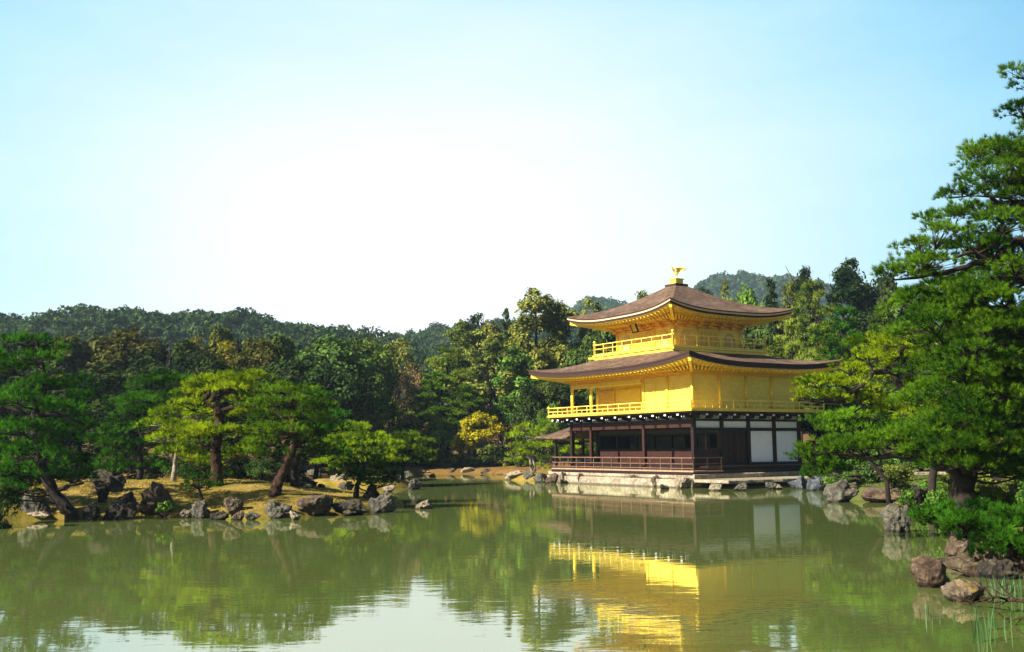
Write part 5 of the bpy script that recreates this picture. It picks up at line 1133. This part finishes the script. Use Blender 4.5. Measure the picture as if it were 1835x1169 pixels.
RK = [
 ('speckled grey boulder at the left end of the island shore', 34, 90, 885, 922, ROCK_GREY, None), ('flat pale stone at the waterline below the speckled grey boulder', 42, 96, 912, 929, ROCK_PALE, None),
 ('small black block at the waterline, left of the big black boulder', 146, 182, 901, 933, ROCK_DARK, None), ('narrow upright dark stone behind the big black boulder', 175, 194, 868, 903, ROCK_DARK, None),
 ('big black boulder at the front of the island shore', 178, 250, 882, 932, ROCK_DARK, None), ('tall brown layered boulder right of the big black boulder', 250, 315, 864, 928, ROCK_BROWN, None),
 ('tall dark boulder on the moss under the left pines', 154, 224, 842, 883, ROCK_DARK, None), ('pale low stone at the waterline right of the layered boulder', 322, 348, 913, 929, ROCK_PALE, None),
 ('rounded grey boulder below the small young pine', 343, 376, 897, 930, ROCK_GREY, None), ('flat dark stone at the waterline right of the rounded grey boulder', 376, 414, 916, 933, ROCK_DARK, None),
 ('slanting brown stone on the moss above the waterline stones', 400, 436, 891, 921, ROCK_BROWN, None), ('small brown stone at the waterline below the slanting stone', 414, 439, 917, 933, ROCK_BROWN, None),
 ('dark flat stone with a pale top at the waterline, middle of the island', 438, 468, 919, 933, ROCK_GREY, None), ('large mottled grey boulder below the leaning pine', 467, 526, 899, 930, ROCK_GREY, None),
 ('small pale stone in the water before the mottled grey boulder', 516, 537, 916, 933, ROCK_PALE, None), ('broad grey brown boulder on the shore right of the leaning pine', 533, 595, 889, 927, ROCK_BROWN, None),
 ('long dark ledge stone under the low dark pine', 592, 662, 897, 925, ROCK_DARK, None), ('black boulder standing beside the low dark pine trunk', 650, 680, 863, 894, ROCK_DARK, None),
 ('rounded dark boulder at the right tip of the island', 660, 713, 885, 920, ROCK_GREY, None), ('low pale stone in the water behind the tip of the island', 685, 708, 869, 882, ROCK_PALE, None),
 ('pointed grey stone standing alone in the pond', 730, 757, 858, 878, ROCK_GREY, None), ('flat pale stone alone in the pond right of the island tip', 743, 775, 896, 913, ROCK_PALE, None),
 ('tiny dark stone in the open water near the far shore', 768, 781, 848, 856, ROCK_BROWN, None), ('grey stone at the channel behind the leaning pine, upper one', 548, 578, 840, 857, ROCK_GREY, None),
 ('dark round stone at the channel edge right of the straight trunk', 530, 569, 854, 874, ROCK_DARK, None), ('small pale stone at the foot of the dark round channel stone', 542, 564, 862, 875, ROCK_GREY, None),
 ('pale stone at the left foot of the small islet', 590, 626, 845, 863, ROCK_PALE, None), ('small grey stone in the channel left of the low dark pine', 568, 583, 867, 875, ROCK_GREY, None),
 ('grey stone in the water left of the low dark pine trunk', 604, 634, 862, 880, ROCK_GREY, None), ('pale stone on the right shore of the small islet', 682, 718, 842, 857, ROCK_PALE, None), ('grey stone at the right end of the small islet', 714, 742, 844, 858, ROCK_GREY, None),
 ('pale flat rock on the far shore below the yellow tree', 824, 858, 838, 849, ROCK_PALE, None), ('small rock on the far shore left of the pale flat rock', 800, 818, 839, 848, ROCK_BROWN, None), ('brown rock on the far shore below the small leaning tree', 858, 882, 840, 850, ROCK_BROWN, None),
 ('low pale rock at the far left end of the far shore', 745, 775, 841, 849, ROCK_PALE, None),
 ('pale wedge shaped rock in front of the twin trunked pine', 902, 940, 843, 860, ROCK_PALE, None), ('dark grey rock under the twin trunked pine', 936, 959, 843, 860, ROCK_GREY, None), ('grey rock left of the deck corner', 955, 982, 847, 865, ROCK_GREY, None),
 ('brownish rock at the left corner of the deck', 977, 1001, 848, 867, ROCK_BROWN, None), ('pale upright rock at the left end of the stone plinth', 998, 1017, 845, 866, ROCK_PALE, None), ('low pale rock right of the upright rock at the plinth', 1015, 1031, 852, 866, ROCK_PALE, None),
 ('brown rock against the plinth below the left part of the deck', 1035, 1050, 848, 867, ROCK_BROWN, None), ('pale rock against the plinth, third along from the left deck corner', 1084, 1104, 852, 868.5, ROCK_PALE, None), ('dark rock against the middle of the plinth', 1129, 1146, 851, 870, ROCK_BROWN, None),
 ('tall grey brown rock against the plinth right of its middle', 1166, 1190, 851, 873, ROCK_BROWN, None), ('small dark rock in the water in front of the plinth', 1182, 1199, 868, 877, ROCK_DARK, None), ('broad pale rock at the right corner of the plinth under the deck', 1208, 1241, 854, 876, ROCK_PALE, None),
 ('white sunlit rock in the water before the landing slab', 1271, 1294, 867, 880, ROCK_PALE, None), ('grey rock in the water at the middle of the landing slab', 1313, 1339, 866, 880, ROCK_GREY, None), ('rounded grey rock in the water at the shaded end of the landing slab', 1371, 1393, 864, 878, ROCK_GREY, None),
 ('small pale rock beside the rounded grey rock at the slab end', 1389, 1404, 868, 877, ROCK_PALE, None), ('shaded bluish boulder right of the landing slab', 1413, 1448, 851, 877, ROCK_BLUE_SHADE, None), ('larger shaded bluish boulder next to the right bank', 1444, 1484, 851, 880, ROCK_BLUE_SHADE, None),
 ('large dark boulder with a sunlit left edge on the right bank', 1475, 1548, 860, 901, ROCK_GREY, None), ('smooth reddish boulder at the right bank waterline', 1540, 1630, 875, 902, ROCK_RED, None), ('rugged standing stone alone in the water near the right bank', 1582, 1631, 903, 956, ROCK_GREY, None),
 ('red brown block of rock in the water at the lower right', 1633, 1704, 998, 1056, ROCK_RED, None), ('long flat brown slab of rock behind the red brown block', 1682, 1790, 987, 1036, ROCK_BROWN, None), ('brown rock under the low spreading pine', 1692, 1752, 964, 1004, ROCK_BROWN, None),
 ('yellow mossy rock in the water at the lower right', 1690, 1772, 1043, 1082, ROCK_MOSS, None), ('pinkish rock cut by the right edge of the photo', 1806, 1880, 974, 1030, ROCK_RED, None), ('dark rock at the water edge below the low spreading pine', 1752, 1822, 1000, 1040, ROCK_DARK, None),
]
TALL = {'rugged standing stone alone in the water near the right bank', 'pointed grey stone standing alone in the pond'}
for i, (lab, x0, x1, yt, yb, m, d) in enumerate(RK):
    rock(lab, x0, x1, yt, yb, m, 300+i, d, depth=0.75 if lab not in TALL else 0.9, rough=0.25 if m in (ROCK_DARK, ROCK_GREY) else 0.19, cuts=14, strat=0.05 if 'layered' in lab else 0.0, group='boulders round the pond')
# ------------------------------------------------------------------ right bank
broad('leafy_a', 29, 1.3, 1.15, 30, 4200, 0.105, LEAF_G, 0.8, (0.6, 1.1), 0.02)
LB = [(1660, 862, 31, 70, 'G', 'leafy green shrub left of the thick pine trunk'), (1700, 850, 33, 70, 'O', 'olive leafy shrub behind the left shrub by the thick trunk'), (1690, 880, 27, 60, 'G', 'dark leafy shrub at the left foot of the thick pine trunk'),
      (1780, 845, 29, 80, 'O', 'yellowish leafy shrub right of the thick pine trunk'), (1830, 855, 27, 80, 'O', 'yellowish leafy shrub at the right edge of the bank'), (1775, 880, 24, 70, 'O', 'low yellow green shrub in front of the shrubs right of the thick trunk'), (1845, 885, 23, 70, 'G', 'green shrub in the corner above the low spreading pine'),
      (1640, 885, 34, 50, 'G', 'small shrub above the smooth reddish boulder'), (1515, 852, 45, 60, 'G', 'low green plant on top of the large dark boulder'), (1600, 862, 42, 60, 'O', 'low olive shrub beside the leaning pine stem'), (1560, 850, 48, 60, 'D', 'dark low shrub behind the leaning pine stem'), (1735, 868, 36, 60, 'D', 'dark shrub hidden behind the thick pine trunk')]
for px, yt, Y, w, cm, lab in LB: tree('leafy_a', px, yt, Y, w, lab, cm, 'leafy_shrub', 'shrub', 'leafy shrubs on the right bank')
b = on_plane(1648, 846, 1.02); bo = empty('stone_bench', (b.x, b.y, gz(b.x, b.y)), -0.12); tag(bo, 'long pale stone bench on the right bank behind the horizontal pine limb', 'stone bench')
bz = 1.02 - gz(b.x, b.y)
MB().box(-1.35, 1.35, -0.25, 0.25, bz-0.14, bz).build('seat', ROCK_PALE, bo, None, 0.02)
for x in (-0.9, 0.9): MB().box(x-0.13, x+0.13, -0.2, 0.2, -0.1, bz-0.145).build('leg', ROCK_BROWN, bo, None, 0.02)
# iris shoots standing in the shallows
IRIS = mat('iris_leaf', lambda t: pbsdf(t, ramp(t, noise(t, coords(t), 3, 3), [(0.3, (0.010, 0.050, 0.014)), (0.7, (0.04, 0.115, 0.025))]), 0.5))
def iris(px, py, n, hpx, seed, label):
    r = np.random.default_rng(seed); p = on_plane(px, py, 0.0); m = MB(); h0 = hpx*PXM(p.y)
    for k in range(n):
        a = r.uniform(0, 6.28); q = r.uniform(0.0, 0.20); x, y = math.cos(a)*q, math.sin(a)*q; h = h0*r.uniform(0.55, 1.05); lx, ly = r.normal(size=2)*0.07*h*2
        w = 0.008; t_ = r.uniform(0, 3.14); cx_, cy_ = math.cos(t_)*w, math.sin(t_)*w
        m.add([(x-cx_, y-cy_, -0.06), (x+cx_, y+cy_, -0.06), (x+lx*0.4+cx_*0.9, y+ly*0.4+cy_*0.9, h*0.55), (x+lx*0.4-cx_*0.9, y+ly*0.4-cy_*0.9, h*0.55), (x+lx, y+ly, h)], [(0, 1, 2, 3), (3, 2, 4)])
    o = m.build('iris_clump', IRIS, None, (p.x, p.y, 0)); return tag(o, label, 'iris', 'iris shoots in the shallows')
for i, (px, py, n, h, lab) in enumerate([(1677, 1106, 9, 32, 'sparse green iris shoots in the water left of the yellow mossy rock'), (1693, 1112, 3, 18, 'two or three very short iris shoots beside the sparse shoots'), (1746, 1110, 4, 26, 'few thin iris shoots just below the yellow mossy rock'),
     (1763, 1150, 9, 70, 'tallest clump of green iris shoots near the bottom right of the photo'), (1784, 1128, 6, 36, 'thin iris shoots right of the tallest clump'), (1781, 1056, 8, 32, 'iris shoots between the flat slab and the yellow mossy rock'), (1800, 1058, 8, 30, 'iris shoots in the middle of the shallow inlet at the right'), (1817, 1070, 11, 38, 'dense iris shoots near the right edge of the photo'), (1832, 1062, 8, 38, 'iris shoots cut by the right edge of the photo')]):
    iris(px, py, n, h, 500+i, lab)
# dead branch lying across the shallows, and a dry twiggy shrub above it
def branch_thing(name, label, cat, pts, Y0, m, rad, seed, twigs, spread):
    r = np.random.default_rng(seed); P = [np.array(on_plane(a, b_, c)) for a, b_, c in pts]; o0 = P[0].copy(); o0[2] = 0
    mb = MB(); sm = smooth_path([tuple(p-o0) for p in P], 4); mb.tube(sm, np.linspace(rad, rad*0.25, len(sm)), 7)
    for k in range(twigs):
        b0 = np.array(sm[r.integers(1, len(sm))]); d = unit(r.normal(size=3)*np.array([1, 0.6, 0.5]) + np.array([-0.2, 0, 0.25]))*r.uniform(0.3, 1.0)*spread
        mid = b0 + d*0.5 + r.normal(size=3)*0.05*spread; mb.tube([b0, mid, b0+d], [rad*0.4, rad*0.28, 0.004], 5)
        for _ in range(2): e_ = mid + unit(r.normal(size=3))*0.3*spread; mb.tube([mid, e_], [rad*0.22, 0.003], 4)
    return tag(mb.build(name, m, None, tuple(o0)), label, cat)
branch_thing('dead_branch', 'brown dead branch lying over the water beside the yellow mossy rock', 'branch', [(1870, 1092, 0.10), (1835, 1078, 0.22), (1808, 1076, 0.16), (1785, 1070, 0.22), (1762, 1075, 0.12), (1738, 1083, 0.04)], 15, BARK, 0.028, 601, 12, 0.45)
branch_thing('dead_branch', 'thin dead branch low on the water at the right edge, below the larger dead branch', 'branch', [(1860, 1118, 0.05), (1832, 1108, 0.10), (1812, 1112, 0.06), (1795, 1110, 0.03)], 14, BARK, 0.016, 602, 6, 0.3)
def twig_shrub(px, py, hpx, seed, label):
    r = np.random.default_rng(seed); p = hit(px, py); mb = MB(); H = hpx*PXM(p.y)
    for k in range(16):
        d = unit(np.array([r.normal()*0.45, r.normal()*0.45, 1.0])); q = d*H*r.uniform(0.5, 1.0); m_ = q*0.5 + r.normal(size=3)*0.05*H
        mb.tube([(0, 0, -0.05), m_, q], [0.02, 0.013, 0.005], 5)
        for _ in range(4): e_ = q*r.uniform(0.5, 1) + unit(r.normal(size=3) + np.array([0, 0, .5]))*0.25*H; mb.tube([m_ if r.random() < .4 else q, e_], [0.009, 0.004], 4)
    return tag(mb.build('dry_shrub', BARK_GY, None, tuple(p)), label, 'shrub')
twig_shrub(1812, 1022, 62, 701, 'pale dry leafless shrub by the rocks at the right edge')
own_tree('leafy_plant', 'small green leafy plant growing on the layered boulder', 32.6, (296, 912), [(296, 912, 0.02), (296, 908, 0.015)], [(290, 906, 8), (302, 904, 9), (296, 912, 8), (308, 910, 6), (284, 915, 6)], 500, 0.09, LEAF_G, BARK_DK, 63, 'plant')

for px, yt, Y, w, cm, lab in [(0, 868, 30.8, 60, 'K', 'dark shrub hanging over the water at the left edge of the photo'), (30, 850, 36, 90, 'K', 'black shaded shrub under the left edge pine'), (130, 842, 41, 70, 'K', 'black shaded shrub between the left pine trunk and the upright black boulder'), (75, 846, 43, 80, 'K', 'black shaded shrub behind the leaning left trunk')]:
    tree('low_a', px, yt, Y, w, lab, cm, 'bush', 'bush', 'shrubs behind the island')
# short grass and moss blades on the island and the banks
def grass(name, label, n, xr, yr, seed, m, hmax, ok):
    r = np.random.default_rng(seed); X = r.uniform(*xr, n); Y = r.uniform(*yr, n); keep = ok(X, Y)
    q = fbm(np.stack([X*0.6, Y*0.6, X*0], -1), 3, seed) > r.uniform(-0.9, 0.5, n); keep &= q
    X, Y = X[keep], Y[keep]; Z = height(X, Y); k = len(X); a = r.uniform(0, 6.28, k); w = r.uniform(0.012, 0.03, k); h = hmax*r.uniform(0.3, 1, k)
    B = np.stack([X, Y, Z - 0.01], -1); S = np.stack([np.cos(a)*w, np.sin(a)*w, 0*a], -1); T = np.stack([r.normal(size=k)*0.03, r.normal(size=k)*0.03, h], -1)
    V = np.stack([B-S, B+S, B+T], 1).reshape(-1, 3); o = link(name, mesh_np(name, V, np.arange(3*k).reshape(-1, 3), m)); o['kind'] = 'stuff'; o['label'] = label
GR_Y = foliage('dry_grass', (0.13, 0.10, 0.02), (0.42, 0.31, 0.07), 0.25, 0.7, 0.5); GR_G = foliage('green_grass', (0.03, 0.06, 0.01), (0.14, 0.19, 0.03), 0.25, 0.7, 0.5)
grass('grass', 'short golden moss and grass on the island', 60000, (-22, -4), (29, 46), 901, GR_Y, 0.07, lambda X, Y: -sdf(X, Y, ISLE) > 0.25)
grass('grass', 'short green grass on the right bank', 50000, (7, 26), (16, 56), 902, GR_G, 0.12, lambda X, Y: sdf(X, Y, POND) > 0.3)

# a few leaves and bits of bark afloat
r_ = np.random.default_rng(77); n_ = 170
LXY = np.stack([r_.uniform(-14, 12, n_), r_.uniform(10, 60, n_)], -1); LXY = LXY[(sdf(LXY[:, 0], LXY[:, 1], POND) < -0.5) & (sdf(LXY[:, 0], LXY[:, 1], ISLE) > 0.5)]
V_, F_ = leaf_quads(np.concatenate([LXY, np.full((len(LXY), 1), 0.006)], 1), np.tile([0, 0, 1.0], (len(LXY), 1)), 0.07, r_)
fl = link('floating_leaves', mesh_np('floating_leaves', V_, F_, LEAF_BR)); fl['kind'] = 'stuff'; fl['label'] = 'small fallen leaves scattered on the pond'

for px, yt, Y, w, cm, lab in [(752, 826, 92.5, 26, 'G', 'small green shrub on the far shore, leftmost of the shrubs below the yellow tree'), (790, 822, 92.6, 34, 'D', 'dark rounded shrub on the far shore left of the yellow tree trunk'), (846, 826, 92.0, 30, 'G', 'green shrub on the far shore right of the yellow tree trunk'),
     (872, 828, 92.8, 30, 'RD', 'russet shrub on the far shore behind the small leaning olive tree'), (912, 830, 90.0, 28, 'O', 'olive shrub on the far shore left of the twin trunked pine'), (932, 838, 87.5, 20, 'D', 'low dark shrub at the foot of the twin trunked pine'), (770, 832, 91.5, 22, 'RD', 'low russet plant on the far shore between the green and the dark rounded shrub'), (815, 832, 91.6, 24, 'O', 'low olive plant on the far shore below the yellow tree trunk')]:
    tree('leafy_a', px, yt, Y, w, lab, cm, 'leafy_shrub', 'shrub', 'shrubs along the far shore')
